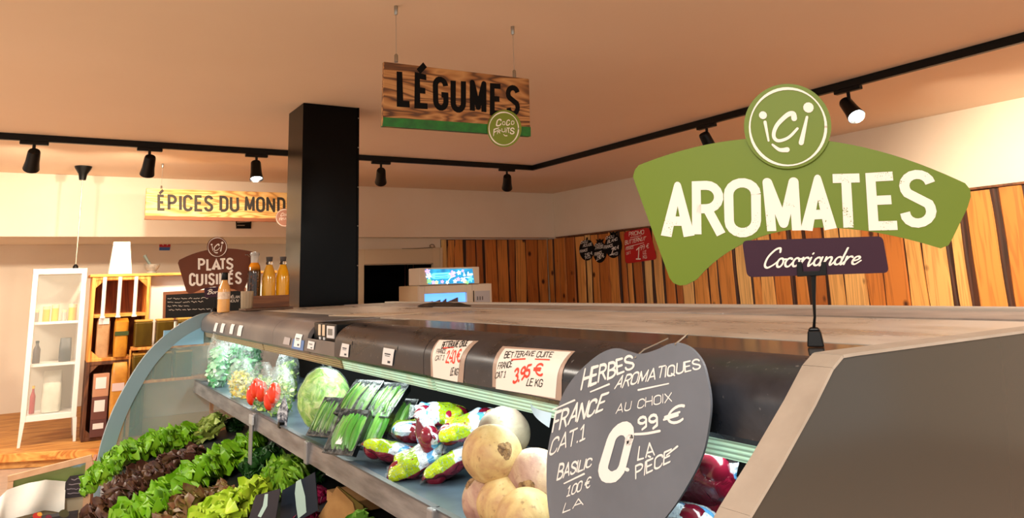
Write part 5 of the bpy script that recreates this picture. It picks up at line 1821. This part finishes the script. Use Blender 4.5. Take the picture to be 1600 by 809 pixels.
rad = rosette(90, [(6, .1, .8), (7, .2, .95), (8, .3, 1.0)], R_=.10, ruffle=.006, waves=2, wid=1.1, curl=.1)
ro = None
for px, py, lab in ((500, 768, 'purple red radicchio head right of the larger navy card'), (484, 803, 'purple red radicchio head below the larger navy card, at the bottom edge')):
    p_ = at(px, py, 'z', .62)
    if ro is None:
        ro = rad.build('radicchio', LEAF['radicchio'], None, ang=180)
        o_ = ro
    else:
        o_ = ro.copy()
        COL.objects.link(o_)
    o_.location = (p_.x, p_.y, .54)
    o_.rotation_euler = (.3, -.6, .4)
    tag(o_, lab, 'radicchio', 'radicchio on the lower deck')
# green cabbage leafy head at the bottom edge
p_ = at(566, 812, 'z', .64)
cabb = rosette(95, [(6, .15, .9), (7, .35, 1.0), (7, .6, 1.0)], R_=.10, ruffle=.008, waves=2, wid=1.1, curl=.2).build('cabbage', leaf_mat('cabbage_leaf', (220, 234, 170), (160, 204, 90), (116, 176, 60)), None, ang=180)
cabb.location = (p_.x, p_.y, .56)
cabb.rotation_euler = (0, -.5, 0)
tag(cabb, 'light green cabbage at the bottom edge below the price rail', 'cabbage')
# navy printed cards and the carton flap
navy = pbr('navy_card', (22, 34, 48), .4)
navy2 = pbr('charcoal_card', (44, 42, 50), .45)
leafp = pbr('pale_green_print', (178, 206, 196), .5)
for pts, stripe, x, mt, lab in (([(437, 812), (441, 766), (492, 737), (497, 797), (458, 818)], [(463, 752), (470, 748), (477, 775), (479, 800), (466, 810), (463, 790), (461, 770)], .85, navy, 'large navy card with a pale leaf shape standing among the lettuces'),
                                ([(388, 812), (399, 774), (438, 763), (430, 815)], [(414, 772), (419, 771), (418, 790), (408, 808), (403, 806), (411, 790)], .74, navy2, 'smaller charcoal card with a pale leaf shape left of the navy card')):
    q = at(pts[2][0], pts[2][1], 'x', x)
    B_ = Board(q, (-1, -.75, .0))
    c_ = B_.hit(sum(p[0] for p in pts) / len(pts), max(p[1] for p in pts))
    t = thing('leaf_card', c_, lab, 'card', 'dark cards with a leaf shape among the lettuces')
    # the card runs down to the deck on its own stake
    B_.solid(MB(), pts, .004).build('card', mt, t, smooth=False)
    B_.solid(MB(), stripe, .001, .0012).build('leaf_print', leafp, t, smooth=False)
    MB().tube([c_ - B_.n * .008 + Vector((0, 0, .03)), Vector((c_.x - B_.n.x * .008, c_.y - B_.n.y * .008, deckz(c_.x) + .002))], .003, 6).build('stake', M['black'], t)
q = at(528, 790, 'x', .92)
B_ = Board(q, (-1, -.55, .0))
c_ = B_.hit(530, 812)
t = thing('produce_carton', Vector((c_.x, c_.y, deckz(c_.x))), 'brown cardboard carton flap rising behind the radicchio under the price rail', 'carton')
B_.solid(MB(), [(492, 815), (526, 760), (551, 785), (560, 818)], .005).build('flap', M['cardboard'], t, smooth=False)
B_.solid(MB(), [(527, 760), (566, 790), (572, 818), (561, 818), (552, 785)], .005, -.003).build('side_flap', pbr('olive_card', (112, 92, 22), .8), t, smooth=False)
mb = MB()
mb.box((c_.x + .02, c_.y - .02, deckz(c_.x + .2) + .012), (c_.x + .22, c_.y + .2, deckz(c_.x + .2) + .05))
mb.build('box', M['cardboard'], t, smooth=False, bev=.003)

# ================================================================== PRODUCE ON THE SHELF
# --- cream root vegetables
def root_mat(name, c1, c2, c3, seed):
    t_ = NT(name)
    cc = t_.n('TexCoord')
    mp = t_.n('Mapping')
    mp.inputs['Location'].default_value = (seed, seed * .7, 0)
    t_.l(cc.outputs['Object'], mp.inputs[0])
    n = t_.noise(mp.outputs[0], 14, 4, .5)
    f = t_.noise(mp.outputs[0], 90, 4)
    base = t_.ramp(n, [(.35, lin(c1)), (.52, lin(c2)), (.72, lin(c3))])
    sp = t_.ramp(f, [(.60, (0, 0, 0, 1)), (.74, (.7, .7, .7, 1))])
    t_.l(t_.mix(sp, base, lin((120, 88, 60))), t_.b.inputs['Base Color'])
    t_.set(Roughness=.55)
    t_.bump(f, .25, .004)
    return t_.m


RM = [root_mat('cream_root_skin', (214, 194, 142), (200, 172, 116), (168, 124, 88), 1.3), root_mat('purplish_root_skin', (198, 176, 142), (170, 136, 118), (122, 74, 78), 4.1), root_mat('grey_root_skin', (160, 150, 130), (140, 130, 110), (112, 94, 82), 7.7)]
scar = pbr('brown_scar', (162, 128, 84), .8, c2=(92, 66, 42), ns=70, bump=.5, lo=.4, hi=.6)
ROOTS = [(765, 709, 1.045, .064, 0, (.15, -.35, .55), 'cream root vegetable with a brown scar on top of the pile'),
         (787, 676, 1.055, .062, 2, (-.4, .5, .8), 'greyish root vegetable at the back of the pile under the canopy'),
         (838, 745, 1.0, .063, 1, (-.75, -.6, -.1), 'purple tinged root vegetable against the heart slate'),
         (722, 790, .949, .058, 1, (-.6, .2, .6), 'purplish root vegetable at the left foot of the pile beside beet packs'),
         (771, 790, .954, .062, 0, (-.3, .6, .8), 'yellowish cream root vegetable in the middle front of the pile'),
         (822, 806, .949, .058, 0, (.4, .6, -.7), 'pale cream root vegetable at the right foot of the pile, bottom edge'),
         (795, 752, .955, .055, 0, (.5, .5, .7), 'root vegetable half hidden inside the pile')]
for i, (px, py, z, r_, mi, sd, lab) in enumerate(ROOTS):
    p_ = at(px, py, 'z', z)
    if p_.x < .835:
        p_.x = .835 + .01 * (i % 3)
    if i == 6:
        p_ = Vector((1.0, 1.52, .947))
    t = thing('root_vegetable', p_, lab, 'root vegetable', 'pile of cream root vegetables on the shelf')
    def warp(v, c=p_, k=i):
        d_ = v - c
        n_ = noise.noise(d_ * 14 + Vector((k * 3.1, 0, 0))) * .06 + noise.noise(d_ * 34 + Vector((0, k, 0))) * .02
        return c + d_ * (1 + n_)
    RY, RZ = r_ * random.Random(i).uniform(.94, 1.04), r_ * random.Random(i + 9).uniform(.88, .97)
    MB().ball(p_, r_, RY, RZ, 36, 24, warp).build('root', RM[mi], t)
    sdv = Vector(sd).normalized()
    if i == 0:
        sdv = (CAM - p_).normalized() * .8 + CR * .42 + CU * .12
        sdv.normalize()
    mb = MB()
    sn = 14
    q = Vector((0, 0, 1)).rotation_difference(sdv).to_matrix()
    rr = [0, .25, .5, .75, 1.0]
    vs, fs = [], []
    for k in range(5):
        for j in range(sn):
            a = 2 * math.pi * j / sn
            rad_ = r_ * .27 * rr[k] * (1 + .15 * math.sin(3 * a + i))
            l_ = q @ Vector((rad_ * math.cos(a), rad_ * math.sin(a), math.sqrt(max(0, r_ * r_ * .98 - rad_ * rad_))))
            l_.normalize()
            l_ = l_ / math.sqrt((l_.x / r_) ** 2 + (l_.y / RY) ** 2 + (l_.z / RZ) ** 2)
            w_ = warp(p_ + l_) + sdv * .0012 + sdv * (.0035 * (1 - rr[k]) - .001 + .0012 * math.sin(5 * a + k))
            vs.append(w_)
    fs = [(k * sn + j, k * sn + (j + 1) % sn, (k + 1) * sn + (j + 1) % sn, (k + 1) * sn + j) for k in range(4) for j in range(sn)]
    mb.add(vs, fs)
    mb.build('stem_scar', scar, t)

# --- vacuum packs of cooked beetroot
def beet_print():
    """printed film: lime, white and pale blue bands with small print, clear dark ends"""
    t_ = NT('beet_pack_film')
    co_ = t_.n('TexCoord')
    sp_ = t_.n('SeparateXYZ')
    t_.l(co_.outputs['Object'], sp_.inputs[0])
    n = t_.noise(t_.coord(), 22, 2)
    ad = t_.n('Math', operation='MULTIPLY_ADD')
    ad.inputs[1].default_value = .05
    t_.l(n, ad.inputs[0])
    t_.l(sp_.outputs['X'], ad.inputs[2])
    mr = t_.n('MapRange')
    mr.inputs[1].default_value = -.075
    mr.inputs[2].default_value = .125
    t_.l(ad.outputs[0], mr.inputs[0])
    c = t_.ramp(mr.outputs[0], [(0, lin((110, 20, 40))), (.10, lin((206, 222, 236))), (.20, lin((90, 168, 226))), (.27, lin((206, 222, 236))), (.42, lin((146, 178, 6))), (.66, lin((168, 192, 12))), (.84, lin((112, 18, 42)))])
    c.node.color_ramp.interpolation = 'CONSTANT'
    v = t_.n('TexVoronoi', feature='F1')
    v.inputs['Scale'].default_value = 38
    t_.l(co_.outputs['Object'], v.inputs['Vector'])
    pr_ = t_.noise(t_.coord((1, 3, 1)), 150, 2)
    c2 = t_.mix(t_.ramp(pr_, [(.56, (0, 0, 0, 1)), (.66, (.55, .55, .55, 1))]), c, lin((70, 120, 170)))
    win = t_.ramp(v.outputs['Distance'], [(.10, (1, 1, 1, 1)), (.13, (0, 0, 0, 1))])
    zz = t_.n('MapRange')
    zz.inputs[1].default_value = -.030
    zz.inputs[2].default_value = .030
    za = t_.n('MULTIPLY_ADD' if False else 'Math', operation='MULTIPLY_ADD')
    za.inputs[1].default_value = .03
    t_.l(n, za.inputs[0])
    t_.l(sp_.outputs['Z'], za.inputs[2])
    t_.l(za.outputs[0], zz.inputs[0])
    low = t_.ramp(zz.outputs[0], [(.58, (1, 1, 1, 1)), (.62, (0, 0, 0, 1))])
    c2 = t_.mix(low, c2, lin((112, 16, 40)))
    c3 = t_.mix(win, c2, lin((116, 26, 50)))
    t_.l(c3, t_.b.inputs['Base Color'])
    t_.set(Roughness=.16)
    t_.b.inputs['Coat Weight'].default_value = .5
    cr_ = t_.noise(t_.coord(), 34, 3, 1.0)
    t_.bump(cr_, .7, .012)
    return t_.m


bpm = beet_print()
bskin = pbr('beet_skin', (104, 14, 38), .18, c2=(136, 26, 48), ns=16, coat=.5)
clear = film('clear_pack_film', a=.11)
pk = thing('beetroot_pack', (0, 0, 0), 'x', 'beetroot pack', 'vacuum packs of cooked beetroot')
mb = MB()


def pillow(u, v):
    a, b_ = (u - .5) * 2, v * 2 * math.pi
    w_ = (1 - abs(a) ** 4) ** .75
    sg_ = lambda t_: math.copysign(abs(t_) ** .8, t_)
    lump = 1 + .30 * math.sin(5.2 * a + 1.1) * math.cos(b_ + 1.3 * a)
    p_ = Vector((a * .080 + .006 * math.sin(b_ * 2), .056 * (1 - .10 * a * a) * sg_(math.cos(b_)), .029 * w_ * sg_(math.sin(b_)) * lump))
    k_ = noise.noise(p_ * 21 + Vector((3, 0, 0)))
    return p_ * (1 + .10 * k_ - .10 * (.5 - abs(noise.noise(p_ * 30)))) + Vector((0, 0, .004 * noise.noise(p_ * 44)))


mb.grid(pillow, 44, 40)
mb.build('printed_film', bpm, pk, local=True)
for k, (x, y, r_) in enumerate(((-.050, -.016, .030), (.050, .010, .033), (.022, -.026, .030))):
    MB().ball((x, y, -.002), r_, r_ * .95, r_ * .9, 18, 12).build('beetroot', bskin, pk, local=True)
for sx in (-1, 1):
    mb = MB()
    mb.grid(lambda u, v: Vector((sx * (.064 + .030 * u), (v - .5) * .092, .003 * math.sin(v * 17 + sx) * (.4 + u))), 4, 16)
    mb.build('sealed_edge', clear, pk, local=True)
BP = [(612, 705, .925, (.3, -.15, 2.3), 'beetroot pack lying at the far left of its pile beside the bean trays'),
      (650, 718, .935, (-.3, .45, 2.5), 'beetroot pack leaning in the front middle of its pile over the price rail'),
      (672, 690, .975, (1.1, .75, 1.0), 'beetroot pack standing on end in the middle of its pile, dark red side showing'),
      (690, 648, 1.03, (.2, .2, -.4), 'topmost beetroot pack of its pile, red beets showing'),
      (730, 665, 1.02, (-.2, .3, 2.5), 'beetroot pack behind the root vegetables with pale blue print'),
      (708, 722, .935, (.2, .5, 2.6), 'beetroot pack at the right foot of its pile touching the root vegetables'),
      (640, 672, .965, (.1, .1, 1.2), 'beetroot pack at the back of its pile under the topmost one')]
for i, (px, py, z, rot, lab) in enumerate(BP):
    p_ = at(px, py, 'z', z)
    p_.x = max(p_.x, .865)
    if i == 0:
        pk.location, pk.rotation_euler = p_, rot
        pk['label'] = lab
    else:
        dup(pk, p_, rot, lab)
# two more packs at the near end, right of the heart slate
for px, py, x, rot, lab in ((1092, 762, .93, (.6, 1.0, 1.2), 'dark purple beetroot pack right of the heart slate beside the end panel'), (1066, 812, .90, (.2, .3, .8), 'beetroot pack lowest right of the heart slate at the bottom edge')):
    p_ = at(px, py, 'x', x)
    p_.y = max(p_.y, .83)
    p_.z = max(p_.z, .93)
    dup(pk, p_, rot, lab)

# --- trays of green beans
BN = leaf_mat('green_bean', (146, 176, 98), (98, 146, 66), (62, 110, 44), .3)
PD = leaf_mat('pea_pod', (140, 190, 96), (92, 160, 62), (64, 128, 44), .3)
trm = pbr('black_tray', (18, 20, 22), .25)


def bean_tray(label, loc, pods, lab_):
    t_ = thing('bean_tray', loc, label, 'bean tray', 'black trays of green beans')
    L, W, H = .070, .060, .026
    mb = MB()
    o0 = [(-L, -W), (L, -W), (L, W), (-L, W)]
    o1 = [(x * .93, y * .93) for x, y in o0]
    vs = [Vector((x, y, H)) for x, y in o0] + [Vector((x * .9, y * .88, 0)) for x, y in o0] + [Vector((x, y, H)) for x, y in o1] + [Vector((x * .88, y * .86, .003)) for x, y in o0]
    fs = [(4, 5, 6, 7), (12, 15, 14, 13)]
    for k in range(4):
        j = (k + 1) % 4
        fs += [(k, j, 4 + j, 4 + k), (k, 8 + k, 8 + j, j), (8 + k, 12 + k, 12 + j, 8 + j)]
    mb.add(vs, fs)
    mb.build('tray', trm, t_, smooth=False, local=True)
    rn_ = random.Random(len(label))
    mb = MB()
    mb.att = []
    for k in range(26 if not pods else 16):
        y = (rn_.random() - .5) * 2 * W * .78
        z = .012 + rn_.random() * .022
        bend = rn_.uniform(-.008, .008)
        r_ = .0045 if not pods else .0085
        x0 = -L * .80 * rn_.uniform(.8, 1)
        x1 = L * .80 * rn_.uniform(.8, 1)
        dy = rn_.uniform(-.012, .012)
        n0 = len(mb.v)
        mb.tube([(x0 + (x1 - x0) * i / 6, y + dy * i / 6 + bend * math.sin(math.pi * i / 6), z + .004 * math.sin(math.pi * i / 6)) for i in range(7)], [r_ * .4, r_ * .9, r_, r_, r_, r_ * .85, r_ * .3], 7)
        mb.att += [rn_.uniform(.2, .9)] * (len(mb.v) - n0)
    bo_ = mb.build('beans', PD if pods else BN, t_, local=True)
    bo_['kind'] = 'stuff'
    mb = MB()
    mb.grid(lambda u, v: Vector(((u - .5) * 2 * L, (v - .5) * 2 * W, H + .001 + .009 * math.sin(math.pi * u) * math.sin(math.pi * v) + .0015 * noise.noise(Vector((u * 9, v * 7, loc[1] * 9))))), 16, 12)
    mb.build('cling_film', clear, t_, local=True)
    if lab_:
        mb = MB()
        mb.grid(lambda u, v: Vector((-.045 + .072 * u, -.012 + .024 * v, H + .0115 + .0005)), 2, 2)
        mb.build('label', M['label'], t_, local=True, smooth=False)
    return t_


TR = [(520, 657, .962, 52, 'bean tray leaning next to the big wrapped lettuce, foremost left', 0, 0), (549, 680, .960, 54, 'tray of flat green pods with a white label in the front row', 1, 1), (586, 674, .962, 54, 'tray of green pods at the right of the front row of trays', 1, 0),
      (566, 629, 1.035, 40, 'bean tray lying on top behind the labelled tray', 0, 0), (606, 633, 1.03, 38, 'bean tray on top at the right, back row', 0, 0), (624, 660, .97, 50, 'tray of green pods tucked behind, nearest to the beetroot packs', 1, 0)]
for px, py, z, th, lab, pods, lb in TR:
    p_ = at(px, py, 'z', z)
    t = bean_tray(lab, p_, pods, lb)
    t.rotation_euler = (Matrix.Rotation(R(28), 3, 'Z') @ Matrix(((math.cos(R(th)), 0, -math.sin(R(th))), (0, 1, 0), (math.sin(R(th)), 0, math.cos(R(th)))))).to_euler()

# --- big wrapped lettuce
p_ = at(490, 632, 'z', ZSH + .116)
p_.x, p_.y = .898, p_.y + .10
wl_m = NT('wrapped_lettuce_leaf')
n1 = wl_m.noise(wl_m.coord((1.5, 1.5, 1.0)), 11, 6, 2.6)
wl_m.l(wl_m.ramp(n1, [(.36, lin((104, 160, 56))), (.5, lin((146, 194, 86))), (.64, lin((200, 222, 142)))]), wl_m.b.inputs['Base Color'])
wl_m.set(Roughness=.35)
wl_m.bump(n1, .8, .02)
t = thing('wrapped_lettuce', (p_.x, p_.y, ZSH), 'big round pale green lettuce wrapped in clear film, left of the bean trays', 'lettuce')


def wlw(v, c=p_):
    d_ = v - c
    n_ = noise.noise(d_ * 9) * .10 + abs(noise.noise(d_ * 22)) * .06
    return c + d_ * (1 + n_)


MB().ball(p_, (.092), .098, .108, 40, 28, wlw).build('lettuce_head', wl_m.m, t)
MB().ball(p_ + Vector((0, 0, .001)), (.096), .102, .112, 40, 28, wlw).build('cling_film', film('lettuce_wrap', a=.08), t)
mb = MB()
tw = p_ + Vector((.02, 0, .112))
mb.grid(lambda u, v: tw + Vector((.05 * (u - .5) * (1 + v), .008 * math.sin(u * 14), .045 * v + .006 * math.sin(u * 9))), 12, 4)
mb.build('film_twist', clear, t)
p_ = at(440, 665, 'z', ZSH + .02)
B_ = Board((.845, p_.y, 1), (-1, -.5, 0))
pts = [(434, 668), (447, 673), (450, 640), (444, 618), (433, 645)]
c_ = B_.hit(440, 671)
t = thing('shelf_card', Vector((c_.x, c_.y, ZSH)), 'dark streaked card standing on the shelf left of the wrapped lettuce', 'card')
B_.solid(MB(), pts, .003).build('card', pbr('streaked_card', (50, 56, 70), .5, c2=(180, 184, 192), ns=60, lo=.45, hi=.6), t, smooth=False)
MB().box((c_.x - .012, c_.y - .012, ZSH + .0005), (c_.x + .012, c_.y + .012, ZSH + .02)).build('foot', M['black'], t, smooth=False)

# --- bagged salads and stalks
sfilm = film('salad_bag_film', c=(226, 240, 238), a=.20)


def salad_bag(px, py, z0, wx, wy, h, label, leaves, tomatoes=0, seed=1, y=None, top=True, kind='salad bag', x=None):
    p_ = at(px, py, 'x', x) if x else at(px, py, 'z', z0)
    c = Vector((p_.x, min(p_.y, YF - .10), z0))
    t_ = thing('salad_bag', c, label, kind, 'bagged salads at the far end of the shelf')
    rn_ = random.Random(seed)
    mb = MB()
    mb.att = []
    for k in range(150):
        a, q_ = rn_.uniform(0, 6.28), rn_.random()
        zz = h * .78 * rn_.uniform(.06, .98)
        rr = (.62 + .36 * rn_.random()) * math.sin(math.pi * min(.96, .22 + .62 * zz / (h * .8)))
        o_ = Vector((wx * rr * math.cos(a), wy * rr * math.sin(a), zz)) * .88
        d1 = Vector((rn_.uniform(-1, 1), rn_.uniform(-1, 1), rn_.uniform(-.3, 1))).normalized()
        d2 = d1.cross(Vector((math.cos(a), math.sin(a), .2))).normalized()
        L_, W_ = h * rn_.uniform(.10, .18), h * rn_.uniform(.05, .10)
        vs = []
        for i in range(4):
            for j in range(3):
                vs.append(o_ + d1 * (L_ * (i / 3 - .5)) + d2 * (W_ * (j - 1) * .5 * math.sin(math.pi * (.2 + .6 * i / 3))) + Vector((math.cos(a), math.sin(a), 0)) * (.004 * math.sin(i * 2 + j + k)))
        mb.add(vs, [(i * 3 + j, i * 3 + j + 1, i * 3 + j + 4, i * 3 + j + 3) for i in range(3) for j in range(2)])
        mb.att += [rn_.random()] * 12
    lo_ = mb.build('leaves', leaves, t_, local=True, ang=180)
    lo_['kind'] = 'stuff'
    for k in range(tomatoes):
        a = math.radians(195 + 28 * k)
        MB().ball((wx * .74 * math.cos(a), wy * .74 * math.sin(a), h * (.34 + .10 * (k % 2) + .04 * k)), .026, .026, .044, 14, 10).build('tomato', TOM, t_, local=True)
    mb = MB()

    def skin(u, v):
        a = u * 2 * math.pi
        w_ = math.sin(math.pi * min(.90, .14 + .70 * v)) ** .7
        ky = 1 if v < .7 else 1 - .8 * (v - .7) / .3
        n_ = 1 + .10 * noise.noise(Vector((math.cos(a) * 2 + seed, math.sin(a) * 2, v * 5)))
        return Vector((wx * w_ * math.cos(a) * n_ * (1 if v < .7 else 1 - .25 * (v - .7) / .3), wy * w_ * ky * math.sin(a) * n_ * (1 + (.12 * (v - .7) / .3 if v > .7 else 0)), max(.001, h * v + .01 * noise.noise(Vector((a, v * 6, seed))))))
    mb.grid(skin, 26, 16)
    mb.build('bag', sfilm, t_, local=True)
    return t_


TOM = pbr('tomato_skin', (220, 52, 22), .2, coat=.4)
yl = leaf_mat('pale_salad', (240, 236, 176), (206, 206, 90), (232, 190, 60))
gl_ = leaf_mat('green_salad', (210, 226, 140), (140, 178, 70), (70, 126, 40))
hl = leaf_mat('fresh_herb', (190, 226, 190), (90, 176, 100), (46, 140, 66))
wl2 = leaf_mat('white_green_stalk', (222, 244, 226), (168, 226, 180), (96, 190, 120))
salad_bag(339, 604, ZSH + .001, .055, .075, .30, 'tall clear bag of pale green stalks near the curved end glass', wl2, 0, 2)
salad_bag(322, 598, ZSH + .001, .05, .06, .24, 'clear bag of greens farthest along the shelf, touching the end glass', hl, 0, 12, x=.93)
salad_bag(368, 600, ZSH + .001, .06, .08, .29, 'tall clear bag of green herbs behind the yellow salad bag', hl, 0, 3, x=1.00)
salad_bag(392, 600, ZSH + .001, .06, .08, .27, 'clear bag of dark green herbs behind the tomato bags', hl, 0, 4, x=1.06)
salad_bag(375, 622, ZSH + .001, .06, .085, .185, 'bag of yellowish salad with pale edges, left of the tomato bags', yl, 0, 5)
salad_bag(408, 640, ZSH + .001, .06, .085, .20, 'salad bag with orange red tomatoes, left one of the pair', gl_, 3, 6)
salad_bag(436, 648, ZSH + .001, .06, .085, .195, 'salad bag with red tomatoes, right one of the pair beside the wrapped lettuce', gl_, 2, 7)
salad_bag(448, 622, ZSH + .001, .055, .075, .24, 'crumpled clear bag of greens behind the right tomato bag', gl_, 0, 8, x=1.03)

# --- labels in the price rail, flap under the lamp
rb = Board((.7855, 0, 0), Vector((-1, 0, .13)))
for pts, dot, lab in (([(510, 722), (523, 729), (522, 748), (509, 741)], (517.5, 739, 3.6), 'white price rail label with a yellow dot'), ([(566, 756), (578, 762), (575, 778), (563, 771)], None, 'plain whitish label in the price rail below the beetroot packs'), ([(370, 634), (376, 637), (376, 648), (370, 645)], None, 'whitish label in the price rail left of the hanging support')):
    t = thing('rail_label', rb.hit(*pts[3]), lab, 'label', 'labels in the price rail')
    rb.solid(MB(), pts, .001).build('card', M['label'], t, smooth=False)
    if dot:
        rb.solid(MB(), ell_pix(dot[0], dot[1], dot[2], dot[2], 18), .0005, .0008).build('yellow_dot', pbr('yellow_dot', (240, 200, 40), .5), t, smooth=False)
mb = MB()
e0, e1, e2 = at(829, 628, 'x', .832), at(862, 645, 'x', .80), at(858, 668, 'x', .79)
mb.grid(lambda u, v: e0 * (1 - v) + (e1 * u + e2 * (1 - u)) * v + Vector((-.012, 0, 0)) * math.sin(math.pi * v), 6, 10)
tag(recentre(mb.build('paper_flap', pbr('pale_blue_paper', (176, 214, 240), .4))), 'curled pale blue paper flap under the lamp beside the heart slate', 'paper')
# grey clip strip hanging from the rail joint
t = thing('clip_strip', (.786, 3.36, .70), 'grey plastic strip hanging from the price rail joint above the lettuces', 'strip')
MB().box((.776, 3.335, .70), (.782, 3.385, ZSH - .02)).build('strip', M['bracket'], t, smooth=False, bev=.002)
MB().box((.7755, 3.33, ZSH - .035), (.7838, 3.39, ZSH + .004)).build('clip', pbr('clip_grey', (170, 172, 176), .3), t, smooth=False, bev=.002)

# ================================================================== DISPLAY CRATE IN THE AISLE (bottom left)
DB = Board((.1, 5.8, 0), (-.12, -1, 0))
c_ = DB.hit(75, 800)
t = thing('display_crate', Vector((c_.x, c_.y, 0)), 'pale wooden display crate with a printed landscape panel in the aisle, bottom left', 'crate')
pale = pbr('pale_wood', (226, 186, 148), .6, c2=(212, 168, 128), ns=12)


def dbox(px0, py0, px1, py1, off, th, mat, name, parent, bev=.002):
    return DB.solid(MB(), [(px0, py0), (px1, py1), (px1, 0), (px0, 0)], th, off)


def down(pts, th, off=0.0):
    """board whose lower edge stands on the floor"""
    f = [DB.hit(*q) + DB.n * off for q in pts]
    f += [Vector((f[-1].x, f[-1].y, .001)), Vector((f[0].x, f[0].y, .001))]
    return MB().prism(f, [v - DB.n * th for v in f])


fr = DB.solid(MB(), [(12, 744), (143, 711), (144, 720), (12, 753)], .03)
fr.build('top_rail', pale, t, smooth=False)
down([(12, 753.2), (21, 751.5)], .03).build('post', pale, t, smooth=False)
down([(134, 722.5), (145, 720)], .03).build('post', pale, t, smooth=False)


def scenery():
    t_ = NT('printed_landscape')
    co_ = t_.n('TexCoord')
    sp_ = t_.n('SeparateXYZ')
    t_.l(co_.outputs['Object'], sp_.inputs[0])
    n = t_.noise(t_.coord(), 9, 4)
    ad = t_.n('Math', operation='MULTIPLY_ADD')
    ad.inputs[1].default_value = .10
    t_.l(n, ad.inputs[0])
    t_.l(sp_.outputs['Z'], ad.inputs[2])
    c = t_.ramp(ad.outputs[0], [(.20, lin((196, 186, 160))), (.30, lin((110, 130, 60))), (.385, lin((128, 146, 84))), (.405, lin((140, 190, 230)))])
    t_.l(c, t_.b.inputs['Base Color'])
    t_.set(Roughness=.4)
    return t_.m


down([(21, 751), (134, 722)], .006, -.012).build('printed_panel', scenery(), t, smooth=False)
mb = MB()
a0, a1 = DB.hit(12, 760), DB.hit(145, 728)
for s in (0, 1):
    q = a0 if s == 0 else a1
    f = [q - DB.n * .032, q - DB.n * .40]
    f = [f[0], f[1], Vector((f[1].x, f[1].y, .001)), Vector((f[0].x, f[0].y, .001))]
    mb = MB().prism(f, [v + DB.U * (.02 if s == 0 else -.02) for v in f])
    mb.build('side_panel', pbr('pinkish_board_%d' % s, (196, 140, 116), .7), t, smooth=False)
# white sheet over its front, dark carton, dark tag
shp = [(-2, 778), (12, 764), (45, 754), (72, 748), (103, 752)]
mb = MB()
n = len(shp)


def sheet(u, v):
    k = u * (n - 1)
    i = min(n - 2, int(k))
    f = k - i
    px, py = shp[i][0] * (1 - f) + shp[i + 1][0] * f, shp[i][1] * (1 - f) + shp[i + 1][1] * f
    return DB.hit(px, py + 44 * v) + DB.n * (.014 + .07 * math.sin(v * 1.5) + .012 * math.sin(u * 11 + v * 2))


mb.grid(sheet, 24, 8)
mb.grid(lambda u, v: sheet(1 - u, v) - DB.n * .003, 24, 8)
tag(recentre(mb.build('paper_sheet', pbr('greyish_paper', (222, 218, 208), .7, c2=(202, 204, 196), ns=6))), 'crumpled whitish sheet draped over the landscape panel of the display crate', 'sheet')
q0_, q1_ = DB.hit(8, 806) + DB.n * .12, DB.hit(126, 788) + DB.n * .12
t = thing('printed_carton', Vector(((q0_.x + q1_.x) / 2, (q0_.y + q1_.y) / 2, 0)), 'dark carton with red and yellow fruit print below the whitish sheet', 'carton')
f = [q0_, q1_, Vector((q1_.x, q1_.y, .002)), Vector((q0_.x, q0_.y, .002))]
MB().prism([v + DB.n * .09 for v in f], [v + DB.n * .01 for v in f]).build('carton', pbr('dark_carton', (28, 26, 34), .5), t, smooth=False)
D2 = Board(q0_ + DB.n * .0925, DB.n)
for px, py, r_, c in ((58, 806, 7, (196, 44, 36)), (62, 803, 4, (232, 170, 60)), (76, 808, 5, (120, 30, 60)), (100, 802, 8, (70, 72, 40))):
    D2.solid(MB(), ell_pix(px, py, r_, r_ * .8, 18), .0008, .0006 * (1 if r_ > 4 else 2)).build('fruit_print', pbr('print_%d' % px, c, .5), t, smooth=False)
t = thing('price_tag', DB.hit(120, 776), 'dark price tag with pale scribbles leaning on the crate beside the curved glass', 'price tag')
DB.solid(MB(), [(103, 752), (110, 742), (145, 737), (137, 773), (101, 777)], .004, .03).build('tag', pbr('dark_tag', (40, 34, 42), .5), t, smooth=False)
lt = MB()
D3 = Board(DB.p + DB.n * .0305, DB.n)
rn = random.Random(8)
for y0, x0, x1 in ((749, 112, 140), (757, 108, 136), (765, 105, 122), (764, 124, 134), (771, 106, 130)):
    px_strokes(lt, D3, [([(x0 + (x1 - x0) * k / 6, y0 - (x1 - x0) * k * .02 + rn.uniform(-1.2, 1.2)) for k in range(7)], (1.4, 1.0))], .001)
lt.build('pale_scribble', pbr('faint_ink', (150, 140, 150), .7), t, smooth=False)
MB().tube([DB.hit(122, 770) + DB.n * .028, DB.hit(122, 745) + DB.n * .002], .003, 6).build('clip', M['black'], t)
